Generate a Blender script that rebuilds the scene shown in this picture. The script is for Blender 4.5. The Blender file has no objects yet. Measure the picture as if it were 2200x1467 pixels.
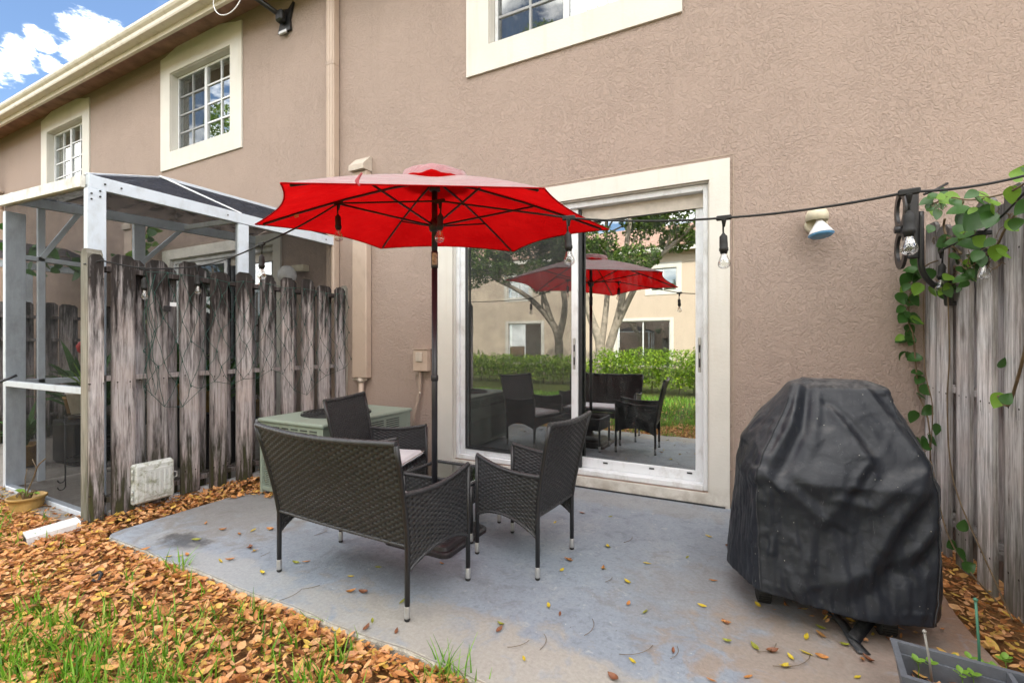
import bpy, math, random
import numpy as np
from mathutils import Vector, Matrix
random.seed(7); rng = np.random.default_rng(7)
PI = math.pi
scene = bpy.context.scene
COL = scene.collection
# ------------------------------------------------------------------ camera
YAW = math.radians(26.8)
cam_d = bpy.data.cameras.new('camera'); cam = bpy.data.objects.new('camera', cam_d); COL.objects.link(cam)
CAM = Vector((0.0, -3.86, 1.25))
cam.location = CAM; cam.rotation_euler = (PI/2, 0, YAW)
cam_d.sensor_width = 36.0; cam_d.lens = 36.0*985/2200; cam_d.shift_y = 0.0021
cam_d.clip_start = 0.05; cam_d.clip_end = 500
scene.camera = cam
# ------------------------------------------------------------------ sky and sun
SUN_EL, SUN_AZ = math.radians(45), math.radians(24)     # azimuth from +y towards +x
SKY_STRENGTH = 0.115
world = bpy.data.worlds.new('World'); scene.world = world; world.use_nodes = True
nt = world.node_tree; nt.nodes.clear()
def wn(t, **k):
    n = nt.nodes.new(t)
    for a, b in k.items(): setattr(n, a, b)
    return n
L = nt.links.new
out = wn('ShaderNodeOutputWorld'); bg = wn('ShaderNodeBackground'); bg.inputs[1].default_value = SKY_STRENGTH
sky = wn('ShaderNodeTexSky', sky_type='NISHITA', sun_disc=False, sun_elevation=SUN_EL, sun_rotation=SUN_AZ, altitude=0.0)
sky.air_density = 1.0; sky.dust_density = 0.2; sky.ozone_density = 3.0
tc = wn('ShaderNodeTexCoord')
def noise(scale, detail, vec, rough=0.55):
    n = wn('ShaderNodeTexNoise'); n.inputs['Scale'].default_value = scale; n.inputs['Detail'].default_value = detail
    n.inputs['Roughness'].default_value = rough; L(vec, n.inputs['Vector']); return n
def wmath(op, a, b=None, clamp=False):
    n = wn('ShaderNodeMath', operation=op); n.use_clamp = clamp
    for i, v in enumerate((a, b)):
        if v is None: continue
        if isinstance(v, (int, float)): n.inputs[i].default_value = v
        else: L(v, n.inputs[i])
    return n.outputs[0]
# bright cumulus added outside the view to fill the shade: noise in direction space, plus a few larger clouds at their own bearings
sc_ = wn('ShaderNodeVectorMath', operation='MULTIPLY'); L(tc.outputs['Generated'], sc_.inputs[0]); sc_.inputs[1].default_value = (1, 1, 2.2)
of_ = wn('ShaderNodeVectorMath', operation='ADD'); L(sc_.outputs[0], of_.inputs[0]); of_.inputs[1].default_value = (5.3, 1.9, .4); sc_ = of_
n1 = noise(3.2, 7, sc_.outputs[0], 0.58); n2 = noise(34.0, 7, sc_.outputs[0], 0.66)
cover = wmath('MULTIPLY', wmath('SUBTRACT', n1.outputs[0], 0.435), 8.0, True)
def bearing(u, v):
    f = Vector((-math.sin(YAW), math.cos(YAW), 0)); r = Vector((math.cos(YAW), math.sin(YAW), 0))
    return (f + r*((u-1100)/985) - Vector((0, 0, 1))*((v-738)/985)).normalized()
gapd = wn('ShaderNodeVectorMath', operation='DISTANCE'); L(tc.outputs['Generated'], gapd.inputs[0]); gapd.inputs[1].default_value = bearing(120, 40)
cover = wmath('MULTIPLY', cover, wmath('MULTIPLY', wmath('SUBTRACT', wmath('ADD', gapd.outputs['Value'], wmath('MULTIPLY', n1.outputs[0], .25)), .50), 5.0, True))   # keeps the added clouds out of the blue patch in view
lob = None
for (u, v, rad) in ((215, 92, .036), (165, 62, .020), (255, 75, .018), (75, 78, .013), (100, 95, .014), (40, 106, .017), (30, 134, .020), (110, 136, .013), (175, 115, .028), (-25, 128, .024), (8, 132, .016)):
    d = wn('ShaderNodeVectorMath', operation='DISTANCE'); L(tc.outputs['Generated'], d.inputs[0]); d.inputs[1].default_value = bearing(u, v)
    q = wmath('SUBTRACT', 1.0, wmath('DIVIDE', d.outputs['Value'], rad*1.22))
    lob = q if lob is None else wmath('MAXIMUM', lob, q)
lobm = wmath('MULTIPLY', wmath('ADD', lob, wmath('MULTIPLY', wmath('SUBTRACT', n2.outputs[0], 0.52), 2.3)), 1.5, True)
lobm = wmath('POWER', lobm, 2.2)
wisp = wmath('MULTIPLY', wmath('SUBTRACT', noise(7.0, 5, sc_.outputs[0], .7).outputs[0], 0.50), .9, True)
mask = wmath('MAXIMUM', wmath('MAXIMUM', cover, lobm), wmath('MULTIPLY', wmath('POWER', wisp, 1.6), .30))
mixc = wn('ShaderNodeMix', data_type='RGBA'); L(mask, mixc.inputs['Factor']); L(sky.outputs[0], mixc.inputs['A'])
mixc.inputs['B'].default_value = (29.5, 28.4, 27.0, 1)
L(mixc.outputs['Result'], bg.inputs[0]); L(bg.outputs[0], out.inputs[0])
sun_d = bpy.data.lights.new('sun', 'SUN'); sun_d.energy = 5.0; sun_d.angle = math.radians(0.53); sun_d.color = (1, .93, .82)
sun = bpy.data.objects.new('sun', sun_d); COL.objects.link(sun)
to_sun = Vector((math.sin(SUN_AZ)*math.cos(SUN_EL), math.cos(SUN_AZ)*math.cos(SUN_EL), math.sin(SUN_EL)))
sun.rotation_euler = to_sun.to_track_quat('Z', 'Y').to_euler()
scene.view_settings.view_transform = 'Standard'; scene.view_settings.look = 'None'
scene.view_settings.exposure = 1.08; scene.view_settings.gamma = 1.0; scene.view_settings.use_curve_mapping = False
scene.render.engine = 'CYCLES'
cy = scene.cycles; cy.max_bounces = 8; cy.transparent_max_bounces = 24; cy.diffuse_bounces = 4; cy.glossy_bounces = 5; cy.transmission_bounces = 6
cy.caustics_reflective = False; cy.caustics_refractive = False; cy.use_denoising = True; cy.sample_clamp_indirect = 6

# ------------------------------------------------------------------ helpers
_f = Vector((-math.sin(YAW), math.cos(YAW), 0)); _r = Vector((math.cos(YAW), math.sin(YAW), 0))
def ray(u, v): return _f + _r*((u-1100)/985) - Vector((0, 0, 1))*((v-738)/985)
def gp(u, v, z=0.0):
    d = ray(u, v); return CAM + d*((z-CAM.z)/d.z)
def wp(u, v, y=0.0):
    d = ray(u, v); return CAM + d*((y-CAM.y)/d.y)
def xp(u, v, x):
    d = ray(u, v); return CAM + d*((x-CAM.x)/d.x)

class MB:
    def __init__(s): s.v = []; s.f = []; s.smooth = []
    def add(s, vs, fs, smooth=False):
        o = len(s.v); s.v += [tuple(p) for p in vs]; s.f += [tuple(i+o for i in f) for f in fs]; s.smooth += [smooth]*len(fs); return s
    def box(s, a, b, M=None):
        x0, y0, z0 = a; x1, y1, z1 = b
        vs = [(x0,y0,z0),(x1,y0,z0),(x1,y1,z0),(x0,y1,z0),(x0,y0,z1),(x1,y0,z1),(x1,y1,z1),(x0,y1,z1)]
        if M is not None: vs = [M @ Vector(p) for p in vs]
        return s.add(vs, [(0,3,2,1),(4,5,6,7),(0,1,5,4),(1,2,6,5),(2,3,7,6),(3,0,4,7)])
    def bbox(s, a, b, r=.004, M=None):            # box with chamfered edges
        x0, y0, z0 = a; x1, y1, z1 = b; r = min(r, (x1-x0)*.45, (y1-y0)*.45, (z1-z0)*.45)
        vs = []; 
        for X, sx in ((x0, 1), (x1, -1)):
            for Y, sy in ((y0, 1), (y1, -1)):
                for Z, sz in ((z0, 1), (z1, -1)):
                    vs += [(X, Y+sy*r, Z+sz*r), (X+sx*r, Y, Z+sz*r), (X+sx*r, Y+sy*r, Z)]
        if M is not None: vs = [M @ Vector(p) for p in vs]
        def c(i, j, k): return (i*4+j*2+k)*3
        fs = []
        for i in (0, 1):
            q = [c(i,0,0), c(i,1,0), c(i,1,1), c(i,0,1)]; fs.append(q if i else q[::-1])
            q = [c(0,i,0)+1, c(0,i,1)+1, c(1,i,1)+1, c(1,i,0)+1]; fs.append(q if i else q[::-1])
            q = [c(0,0,i)+2, c(1,0,i)+2, c(1,1,i)+2, c(0,1,i)+2]; fs.append(q if i else q[::-1])
        for i in (0, 1):
            for j in (0, 1):
                fs.append([c(i,j,0), c(i,j,1), c(i,j,1)+1, c(i,j,0)+1])
                fs.append([c(i,0,j), c(i,1,j), c(i,1,j)+2, c(i,0,j)+2])
                fs.append([c(0,i,j)+1, c(1,i,j)+1, c(1,i,j)+2, c(0,i,j)+2])
                for k in (0, 1): fs.append([c(i,j,k), c(i,j,k)+1, c(i,j,k)+2])
        return s.add(vs, fs)
    def tube(s, pts, r, n=8, cap=True, smooth=True, flat=None):
        pts = [Vector(p) for p in pts]; m = len(pts)
        rr = r if isinstance(r, (list, tuple)) else [r]*m
        vs = []; up = None
        for i, p in enumerate(pts):
            t = (pts[min(i+1, m-1)] - pts[max(i-1, 0)])
            if t.length < 1e-9: t = Vector((0, 0, 1))
            t.normalize()
            if up is None:
                up = Vector((0, 0, 1)) if abs(t.z) < .9 else Vector((1, 0, 0))
            a = t.cross(up)
            if a.length < 1e-6: a = t.cross(Vector((0, 1, 0)))
            a.normalize(); b = a.cross(t); up = b
            for k in range(n):
                q = 2*PI*k/n
                vs.append(p + a*math.cos(q)*rr[i] + b*math.sin(q)*rr[i]*(flat or 1))
        fs = [(i*n+k, i*n+(k+1) % n, (i+1)*n+(k+1) % n, (i+1)*n+k) for i in range(m-1) for k in range(n)]
        s.add(vs, fs, smooth)
        if cap:
            o = len(s.v)-len(vs)
            s.f += [tuple(o+k for k in range(n))[::-1], tuple(o+(m-1)*n+k for k in range(n))]; s.smooth += [False, False]
        return s
    def lathe(s, prof, n=16, M=None, smooth=True):
        vs = []
        for r, z in prof:
            for k in range(n): vs.append((r*math.cos(2*PI*k/n), r*math.sin(2*PI*k/n), z))
        if M is not None: vs = [M @ Vector(p) for p in vs]
        m = len(prof)
        fs = [(i*n+k, i*n+(k+1) % n, (i+1)*n+(k+1) % n, (i+1)*n+k) for i in range(m-1) for k in range(n)]
        s.add(vs, fs, smooth)
        o = len(s.v)-len(vs)
        if prof[0][0] > 1e-4: s.f.append(tuple(o+k for k in range(n))[::-1]); s.smooth.append(False)
        if prof[-1][0] > 1e-4: s.f.append(tuple(o+(m-1)*n+k for k in range(n))); s.smooth.append(False)
        return s
    def prism(s, poly, a, b, axis='z', M=None):
        # polygon in the two other axes extruded from a to b along axis
        def P(p, h):
            if axis == 'z': return (p[0], p[1], h)
            if axis == 'y': return (p[0], h, p[1])
            return (h, p[0], p[1])
        n = len(poly); vs = [P(p, a) for p in poly]+[P(p, b) for p in poly]
        if M is not None: vs = [M @ Vector(p) for p in vs]
        return s.add(vs, [tuple(range(n))[::-1], tuple(range(n, 2*n))]+[(i, (i+1) % n, n+(i+1) % n, n+i) for i in range(n)])
    def mesh(s, name):
        me = bpy.data.meshes.new(name); me.from_pydata(s.v, [], s.f); me.update()
        me.polygons.foreach_set('use_smooth', s.smooth)
        return me
    def build(s, name, mat, parent=None, fix=True):
        me = s.mesh(name)
        if fix:
            import bmesh
            bm = bmesh.new(); bm.from_mesh(me); bmesh.ops.recalc_face_normals(bm, faces=bm.faces); bm.to_mesh(me); bm.free()
        return obj(name, me, mat, parent)
def obj(name, me, mat, parent=None, loc=None):
    o = bpy.data.objects.new(name, me); COL.objects.link(o)
    if mat is not None and len(me.materials) == 0: me.materials.append(mat)
    if parent is not None: o.parent = parent
    if loc is not None: o.location = loc
    return o
def np_mesh(name, V, Fc, smooth=False):
    V = np.asarray(V, dtype=np.float32); Fc = np.asarray(Fc, dtype=np.int32)
    me = bpy.data.meshes.new(name); n, k = Fc.shape
    me.vertices.add(len(V)); me.vertices.foreach_set('co', V.ravel())
    me.loops.add(n*k); me.loops.foreach_set('vertex_index', Fc.ravel())
    me.polygons.add(n); me.polygons.foreach_set('loop_start', np.arange(0, n*k, k, dtype=np.int32))
    me.polygons.foreach_set('loop_total', np.full(n, k, dtype=np.int32))
    me.update(calc_edges=True); me.polygons.foreach_set('use_smooth', [smooth]*n); me.validate()
    return me
def empty(name, loc, label, cat, group=None, rz=0):
    o = bpy.data.objects.new(name, None); COL.objects.link(o); o.location = loc; o.rotation_euler = (0, 0, rz); o.empty_display_size = .05
    tag(o, label, cat, group); bpy.context.view_layer.update(); return o
def tag(o, label, cat, group=None):
    o['label'] = label; o['category'] = cat
    if group: o['group'] = group
    return o
def kind(o, k): o['kind'] = k; return o
def adopt(o, root):          # parent keeping world coordinates (root has only a translation)
    o.parent = root; o.location = Vector(o.location) - Vector(root.location); return o
def T(x, y, z): return Matrix.Translation((x, y, z))
def Rz(a): return Matrix.Rotation(a, 4, 'Z')
def Rx(a): return Matrix.Rotation(a, 4, 'X')
def Ry(a): return Matrix.Rotation(a, 4, 'Y')

# ------------------------------------------------------------------ materials
class NT:
    def __init__(s, name):
        m = bpy.data.materials.new(name); m.use_nodes = True; s.m = m; s.t = m.node_tree; s.n = s.t.nodes; s.n.clear()
        s.out = s.n.new('ShaderNodeOutputMaterial'); s.co = s.n.new('ShaderNodeTexCoord'); s.info = s.n.new('ShaderNodeObjectInfo'); s.geo = s.n.new('ShaderNodeNewGeometry')
    def L(s, a, b): s.t.links.new(a, b)
    def set(s, inp, v):
        if v is None: return
        if hasattr(v, 'is_linked') or isinstance(v, bpy.types.NodeSocket): s.L(v, inp)
        elif isinstance(v, tuple) and len(v) == 3 and inp.type == 'RGBA': inp.default_value = (*v, 1)
        else: inp.default_value = v
    def map(s, vec=None, scale=(1, 1, 1), loc=None, rnd=0):
        n = s.n.new('ShaderNodeVectorMath'); n.operation = 'MULTIPLY'; s.L(vec or s.co.outputs['Object'], n.inputs[0]); n.inputs[1].default_value = scale
        if rnd:
            a = s.n.new('ShaderNodeVectorMath'); a.operation = 'ADD'; s.L(n.outputs[0], a.inputs[0])
            k = s.math('MULTIPLY', s.info.outputs['Random'], rnd); c = s.n.new('ShaderNodeCombineXYZ'); s.L(k, c.inputs[0]); s.L(k, c.inputs[1]); s.L(k, c.inputs[2]); s.L(c.outputs[0], a.inputs[1]); return a.outputs[0]
        return n.outputs[0]
    def noise(s, vec, scale, detail=4, rough=.55, dist=0):
        n = s.n.new('ShaderNodeTexNoise'); s.L(vec, n.inputs['Vector']); n.inputs['Scale'].default_value = scale; n.inputs['Detail'].default_value = detail
        n.inputs['Roughness'].default_value = rough; n.inputs['Distortion'].default_value = dist; return n.outputs[0]
    def voro(s, vec, scale, feature='F1', rand=1.0):
        n = s.n.new('ShaderNodeTexVoronoi'); n.feature = feature; s.L(vec, n.inputs['Vector']); n.inputs['Scale'].default_value = scale; n.inputs['Randomness'].default_value = rand; return n.outputs['Distance']
    def math(s, op, a, b=None, clamp=False):
        n = s.n.new('ShaderNodeMath'); n.operation = op; n.use_clamp = clamp
        s.set(n.inputs[0], a)
        if b is not None: s.set(n.inputs[1], b)
        return n.outputs[0]
    def ramp(s, fac, stops):
        n = s.n.new('ShaderNodeValToRGB'); s.L(fac, n.inputs[0]); e = n.color_ramp.elements
        while len(e) < len(stops): e.new(0.5)
        for k, (p, c) in enumerate(stops):
            e[k].position = p; e[k].color = (*c, 1) if isinstance(c, tuple) else (c, c, c, 1)
        return n.outputs[0]
    def mix(s, fac, a, b, blend='MIX'):
        n = s.n.new('ShaderNodeMix'); n.data_type = 'RGBA'; n.blend_type = blend
        s.set(n.inputs['Factor'], fac); s.set(n.inputs['A'], a); s.set(n.inputs['B'], b); return n.outputs['Result']
    def sep(s, vec=None):
        n = s.n.new('ShaderNodeSeparateXYZ'); s.L(vec or s.co.outputs['Object'], n.inputs[0]); return n.outputs
    def bump(s, h, dist, strength=1.0, prev=None):
        n = s.n.new('ShaderNodeBump'); n.inputs['Strength'].default_value = strength; n.inputs['Distance'].default_value = dist; s.L(h, n.inputs['Height'])
        if prev: s.L(prev, n.inputs['Normal'])
        return n.outputs[0]
    def bsdf(s, col, rough=.6, spec=.5, normal=None, metal=0, **k):
        b = s.n.new('ShaderNodeBsdfPrincipled'); s.set(b.inputs['Base Color'], col); s.set(b.inputs['Roughness'], rough); s.set(b.inputs['Specular IOR Level'], spec); s.set(b.inputs['Metallic'], metal)
        if normal is not None: s.L(normal, b.inputs['Normal'])
        for a, v in k.items(): s.set(b.inputs[a], v)
        s.b = b; s.L(b.outputs[0], s.out.inputs[0]); return b
def flat_mat(name, col, rough=.5, spec=.5, metal=0, var=.18, scale=14, bump=0):
    t = NT(name); p = t.map()
    n = t.noise(p, scale, 5, .6); f = t.ramp(n, [(.3, 1-var), (.7, 1+var*.5)])
    c = t.mix(1.0, col, f, 'MULTIPLY')
    nm = t.bump(t.noise(p, scale*9, 3), bump) if bump else None
    t.bsdf(c, rough, spec, nm, metal); return t.m
def stucco(name='stucco', base=(.384, .298, .252)):
    t = NT(name); p = t.map()
    patch = t.ramp(t.noise(p, 1.3, 4, .65), [(.38, .55), (.62, 1.0)])
    k1 = t.ramp(t.noise(t.map(scale=(1, 1, .8)), 34, 3, .6, 1.6), [(.40, 0.0), (.53, 1.0)])     # flattened blobs of the knockdown coat
    k2 = t.noise(p, 85, 4, .7)
    sm = t.noise(p, 6, 3)                                                                        # trowel waves
    h = t.math('ADD', t.math('MULTIPLY', t.math('MULTIPLY', k1, patch), .34), t.math('MULTIPLY', k2, .5))
    h = t.math('ADD', h, t.math('MULTIPLY', sm, .45))
    nm = t.bump(h, .014, .95)
    big = t.ramp(t.noise(p, .5, 4, .55), [(.3, .975), (.7, 1.02)])
    col = t.mix(1.0, base, big, 'MULTIPLY')
    spots = t.ramp(t.voro(p, 3.3), [(.0, .35), (.010, .5), (.022, 1.0)])
    col = t.mix(.7, col, spots, 'MULTIPLY')
    st = t.ramp(t.noise(t.map(scale=(6, 1, .3)), 1.7, 5, .65), [(.55, 1.0), (.78, .90)])
    col = t.mix(.7, col, st, 'MULTIPLY')
    z = t.sep()[2]; low = t.math('MULTIPLY', t.math('SUBTRACT', .30, z), 3.0, True)          # splash-back soil at the foot of the wall
    col = t.mix(t.math('MULTIPLY', low, t.ramp(t.noise(p, 10, 5, .7), [(.38, .15), (.65, .7)])), col, (.24, .17, .12))
    t.bsdf(col, .85, .25, nm); return t.m
def wood(name, base, dark, mild, top_stain=.5, low_stain=.4, moss=.3):
    t = NT(name); p = t.map(scale=(1, 1, 1), rnd=37)
    # grain runs up the board: noise stretched along z, split by large knots
    g0 = t.map(p, (1, 1, .045)); g1 = t.noise(g0, 62, 7, .74, .9); g2 = t.noise(t.map(p, (1, 1, .025)), 150, 4, .7)
    kn = t.voro(t.map(p, (1, 1, .55)), 3.1)
    kmask = t.ramp(kn, [(.02, 1.0), (.075, .55), (.12, 0.0)])
    c = t.ramp(g1, [(.30, dark), (.47, base), (.70, tuple(min(1, x*1.35) for x in base))])
    c = t.mix(t.ramp(g2, [(.36, .75), (.50, 0.0)]), c, dark)
    c = t.mix(t.math('MULTIPLY', t.ramp(t.noise(p, 3.2, 3, .6), [(.40, 0.0), (.68, 1.0)]), .42), c, (base[0]*1.02, base[1]*.84, base[2]*.74))
    c = t.mix(t.math('MULTIPLY', kmask, .8), c, (dark[0]*.8, dark[1]*.68, dark[2]*.55))
    z = t.sep()[2]
    st = t.noise(t.map(p, (1, 1, .10)), 24, 5, .66)
    top = t.math('ADD', t.math('MULTIPLY', t.math('SUBTRACT', z, 1.12), 1.6), t.math('MULTIPLY', t.math('SUBTRACT', st, .50), 4.6))
    low = t.math('ADD', t.math('MULTIPLY', t.math('SUBTRACT', .55, z), 1.8), t.math('MULTIPLY', t.math('SUBTRACT', st, .48), 5.0))
    mid = t.math('MULTIPLY', t.math('SUBTRACT', t.noise(t.map(p, (1, 1, .20)), 9, 5, .7), .53), 7.0, True)
    cap = t.math('MULTIPLY', t.math('SUBTRACT', z, 1.83), 14.0, True)
    c = t.mix(t.math('MULTIPLY', t.math('MULTIPLY', top, 1.0, True), top_stain), c, mild)
    c = t.mix(t.math('MULTIPLY', t.math('MULTIPLY', low, 1.0, True), low_stain), c, mild)
    c = t.mix(t.math('MULTIPLY', mid, top_stain*.6), c, mild)
    c = t.mix(t.math('MULTIPLY', cap, .85*min(1, top_stain+.2)), c, (.02, .017, .014))
    c = t.mix(t.math('MULTIPLY', t.math('MULTIPLY', t.math('SUBTRACT', .5, z), 2.0, True), t.math('MULTIPLY', t.ramp(st, [(.45, 0.0), (.6, 1.0)]), moss)), c, (.085, .095, .03))
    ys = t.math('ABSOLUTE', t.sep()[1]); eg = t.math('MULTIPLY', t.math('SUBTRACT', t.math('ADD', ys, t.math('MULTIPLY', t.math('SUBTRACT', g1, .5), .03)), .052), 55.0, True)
    c = t.mix(t.math('MULTIPLY', eg, .5), c, tuple(x*.62 for x in dark))  # board edges darkened in the colour to stand for the shaded gaps
    for zi in (.18, .96, 1.70):          # nail heads with a rust run below each
        dy = t.math('SUBTRACT', ys, .038); dz = t.math('SUBTRACT', z, zi); rr = t.math('SQRT', t.math('ADD', t.math('MULTIPLY', dy, dy), t.math('MULTIPLY', dz, dz)))
        run = t.math('MULTIPLY', t.math('LESS_THAN', t.math('ABSOLUTE', dy), .0035), t.math('MULTIPLY', t.math('LESS_THAN', dz, 0.0), t.math('GREATER_THAN', dz, -.05)))
        c = t.mix(t.math('MULTIPLY', run, .35), c, (.06, .035, .022)); c = t.mix(t.math('LESS_THAN', rr, .0055), c, (.03, .022, .018))
    rv = t.ramp(t.info.outputs['Random'], [(0, .72), (1, 1.18)])
    c = t.mix(1.0, c, rv, 'MULTIPLY')
    nm = t.bump(t.math('ADD', g1, t.math('MULTIPLY', g2, .5)), .004, .9)
    t.bsdf(c, .85, .2, nm); return t.m
def concrete(name, paint, worn, stain, pts):
    t = NT(name); p = t.map(); s = t.sep()
    a = t.noise(p, 1.4, 6, .62); b = t.noise(p, 7.5, 6, .62, .5); c0 = t.noise(p, 60, 4, .65)
    c = t.mix(t.ramp(a, [(.33, 0.0), (.68, 1.0)]), paint, tuple(x*1.22 for x in paint))
    c = t.mix(t.ramp(t.noise(p, 2.6, 6, .68, .6), [(.53, 0.0), (.72, .55)]), c, worn)
    c = t.mix(t.ramp(b, [(.54, 0.0), (.70, .5)]), c, tuple(x*.55 for x in paint))
    c = t.mix(t.ramp(t.noise(p, 28, 6, .75, .4), [(.52, 0.0), (.64, .5)]), c, tuple(x*.62 for x in paint)); c = t.mix(t.ramp(t.voro(p, 17), [(.0, .9), (.035, .7), (.05, 0.0)]), c, (.62, .62, .60)); c = t.mix(t.ramp(t.voro(t.map(loc=None, scale=(1.3, .8, 1)), 13), [(.0, .9), (.03, .8), (.045, 0.0)]), c, (.035, .03, .028))
    c = t.mix(t.ramp(t.noise(t.map(scale=(1, 1, 1), loc=None), 15, 5, .7, 1.2), [(.60, 0.0), (.68, .45)]), c, (.46, .47, .47))
    for (cx, cy, rx, ry, col, k) in pts:        # weathered patches with a shape of their own
        dx = t.math('MULTIPLY', t.math('SUBTRACT', s[0], cx), 1/rx); dy = t.math('MULTIPLY', t.math('SUBTRACT', s[1], cy), 1/ry)
        d = t.math('ADD', t.math('MULTIPLY', dx, dx), t.math('MULTIPLY', dy, dy))
        m = t.math('MULTIPLY', t.math('SUBTRACT', t.math('ADD', 1.0, t.math('MULTIPLY', t.math('SUBTRACT', b, .5), 3.4)), d), 1.4, True)
        c = t.mix(t.math('MULTIPLY', m, k), c, col)
    sp = t.ramp(t.voro(p, 26), [(.0, .45), (.05, .6), (.09, 1.0)])
    c = t.mix(t.math('MULTIPLY', t.ramp(t.noise(p, 5, 2), [(.5, 0.0), (.6, 1.0)]), .7), c, t.mix(1.0, c, sp, 'MULTIPLY'))
    c = t.mix(1.0, c, t.ramp(c0, [(.3, .86), (.7, 1.1)]), 'MULTIPLY')
    nm = t.bump(t.math('ADD', c0, t.math('MULTIPLY', b, 1.2)), .0035, .7)
    t.bsdf(c, t.ramp(b, [(.3, .42), (.7, .7)]), .45, nm); return t.m
def island_mat(name, stops, rough=.6, trans=.25, spec=.35, big=0):
    t = NT(name); r = t.geo.outputs['Random Per Island']
    c = t.ramp(r, stops)
    n = t.noise(t.map(), 45, 3); c = t.mix(1.0, c, t.ramp(n, [(.3, .8), (.7, 1.12)]), 'MULTIPLY')
    if big: c = t.mix(1.0, c, t.ramp(t.noise(t.map(), big, 3), [(.35, .6), (.65, 1.15)]), 'MULTIPLY')
    b = t.bsdf(c, rough, spec)
    tr = t.n.new('ShaderNodeBsdfTranslucent'); t.L(c, tr.inputs[0]); mx = t.n.new('ShaderNodeMixShader'); mx.inputs[0].default_value = trans
    t.L(b.outputs[0], mx.inputs[1]); t.L(tr.outputs[0], mx.inputs[2]); t.L(mx.outputs[0], t.out.inputs[0]); return t.m
def glass_pane(name, refl, tint, rough=0.0, dirt=.05):
    t = NT(name); g = t.n.new('ShaderNodeBsdfGlossy'); g.inputs['Roughness'].default_value = rough; g.inputs[0].default_value = (.90, .93, .92, 1)
    tr = t.n.new('ShaderNodeBsdfTransparent'); tr.inputs[0].default_value = (*tint, 1)
    lw = t.n.new('ShaderNodeLayerWeight'); lw.inputs[0].default_value = .35
    f = t.math('ADD', t.math('MULTIPLY', lw.outputs['Fresnel'], .45), refl, True)
    mx = t.n.new('ShaderNodeMixShader'); t.L(f, mx.inputs[0]); t.L(tr.outputs[0], mx.inputs[1]); t.L(g.outputs[0], mx.inputs[2])
    df = t.n.new('ShaderNodeBsdfDiffuse'); df.inputs[0].default_value = (.6, .62, .6, 1)
    p = t.map(); sm = t.ramp(t.noise(t.map(scale=(1, 1, .4)), 9, 6, .75), [(.45, .0), (.75, 1.0)]); dots = t.ramp(t.voro(p, 62), [(.0, 1.0), (.10, .8), (.16, 0.0)])
    dk = t.math('MULTIPLY', t.math('ADD', t.math('MULTIPLY', sm, .45), t.math('MULTIPLY', dots, t.ramp(t.noise(p, 3, 3), [(.47, 0.0), (.62, 2.0)]))), dirt, True)
    m2 = t.n.new('ShaderNodeMixShader'); t.L(dk, m2.inputs[0]); t.L(mx.outputs[0], m2.inputs[1]); t.L(df.outputs[0], m2.inputs[2]); t.L(m2.outputs[0], t.out.inputs[0]); return t.m
def screen_mat(name, alpha, col):
    t = NT(name); tr = t.n.new('ShaderNodeBsdfTransparent'); df = t.n.new('ShaderNodeBsdfDiffuse'); df.inputs[0].default_value = (*col, 1)
    a = t.ramp(t.noise(t.map(), 6, 5, .7), [(.35, alpha*.86), (.7, min(1, alpha*1.12))])
    mx = t.n.new('ShaderNodeMixShader'); t.L(a, mx.inputs[0]); t.L(tr.outputs[0], mx.inputs[1]); t.L(df.outputs[0], mx.inputs[2]); t.L(mx.outputs[0], t.out.inputs[0]); return t.m
M = {}
M['stucco'] = stucco(); M['stucco_sun_tint'] = stucco('sun_tinted_stucco', (.58, .48, .38))  # facing house: same stucco, lightened so sunlight is put into its colour
def trim_mat():
    t = NT('trim_paint'); p = t.map()
    c = t.mix(1.0, (.66, .635, .58), t.ramp(t.noise(p, 1.8, 5, .6), [(.3, .92), (.7, 1.04)]), 'MULTIPLY')
    st = t.ramp(t.noise(t.map(scale=(6, 6, .5)), 1.5, 5, .65), [(.54, 0.0), (.75, .35)]); c = t.mix(st, c, (.55, .49, .39))
    z = t.sep()[2]; low = t.math('MULTIPLY', t.math('SUBTRACT', .16, z), 5.0, True)
    c = t.mix(t.math('MULTIPLY', low, t.ramp(t.noise(p, 9, 5, .65), [(.4, 0.0), (.65, .8)])), c, (.22, .17, .12))
    t.bsdf(c, .75, .3, t.bump(t.noise(p, 40, 4, .6), .0025, .8)); return t.m
M['trim'] = trim_mat()
def dirty_white(name, col, amt, dirt=(.20, .16, .11), rough=.45, metal=0):
    t = NT(name); p = t.map()
    f = t.ramp(t.noise(t.map(scale=(1, 1, .6)), 8, 6, .7), [(.50, 0.0), (.72, amt)])
    c = t.mix(f, col, dirt); c = t.mix(t.ramp(t.voro(p, 40), [(.0, amt), (.05, 0.0)]), c, dirt)
    t.bsdf(c, rough, .5, t.bump(t.noise(p, 60, 3), .0008, .5), metal); return t.m
M['white'] = dirty_white('white_aluminium', (.74, .76, .78), .35)
M['encl'] = dirty_white('enclosure_aluminium', (.60, .66, .74), .30, (.24, .23, .2))
M['encl_dirty'] = dirty_white('mildewed_aluminium', (.70, .68, .62), .85, (.26, .22, .15))
M['bronze'] = flat_mat('beige_metal', (.52, .47, .40), .5)
M['pipe'] = dirty_white('painted_pipe', (.47, .365, .29), .25, (.25, .19, .14), .55)
M['pipe_cap'] = flat_mat('weathered_cap', (.50, .43, .36), .7)
M['gutter'] = dirty_white('gutter_enamel', (.66, .60, .49), .35, (.26, .19, .10), .45)
M['soffit'] = dirty_white('soffit_stucco', (.62, .54, .46), .3)
M['roof'] = flat_mat('roof_tile', (.33, .20, .15), .8, var=.4, scale=4, bump=.004)
M['glass'] = glass_pane('door_glass', .52, (.42, .47, .46), 0.0, .16)
M['wglass'] = glass_pane('window_glass', .40, (.62, .68, .66), 0.0, .06)
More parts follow.
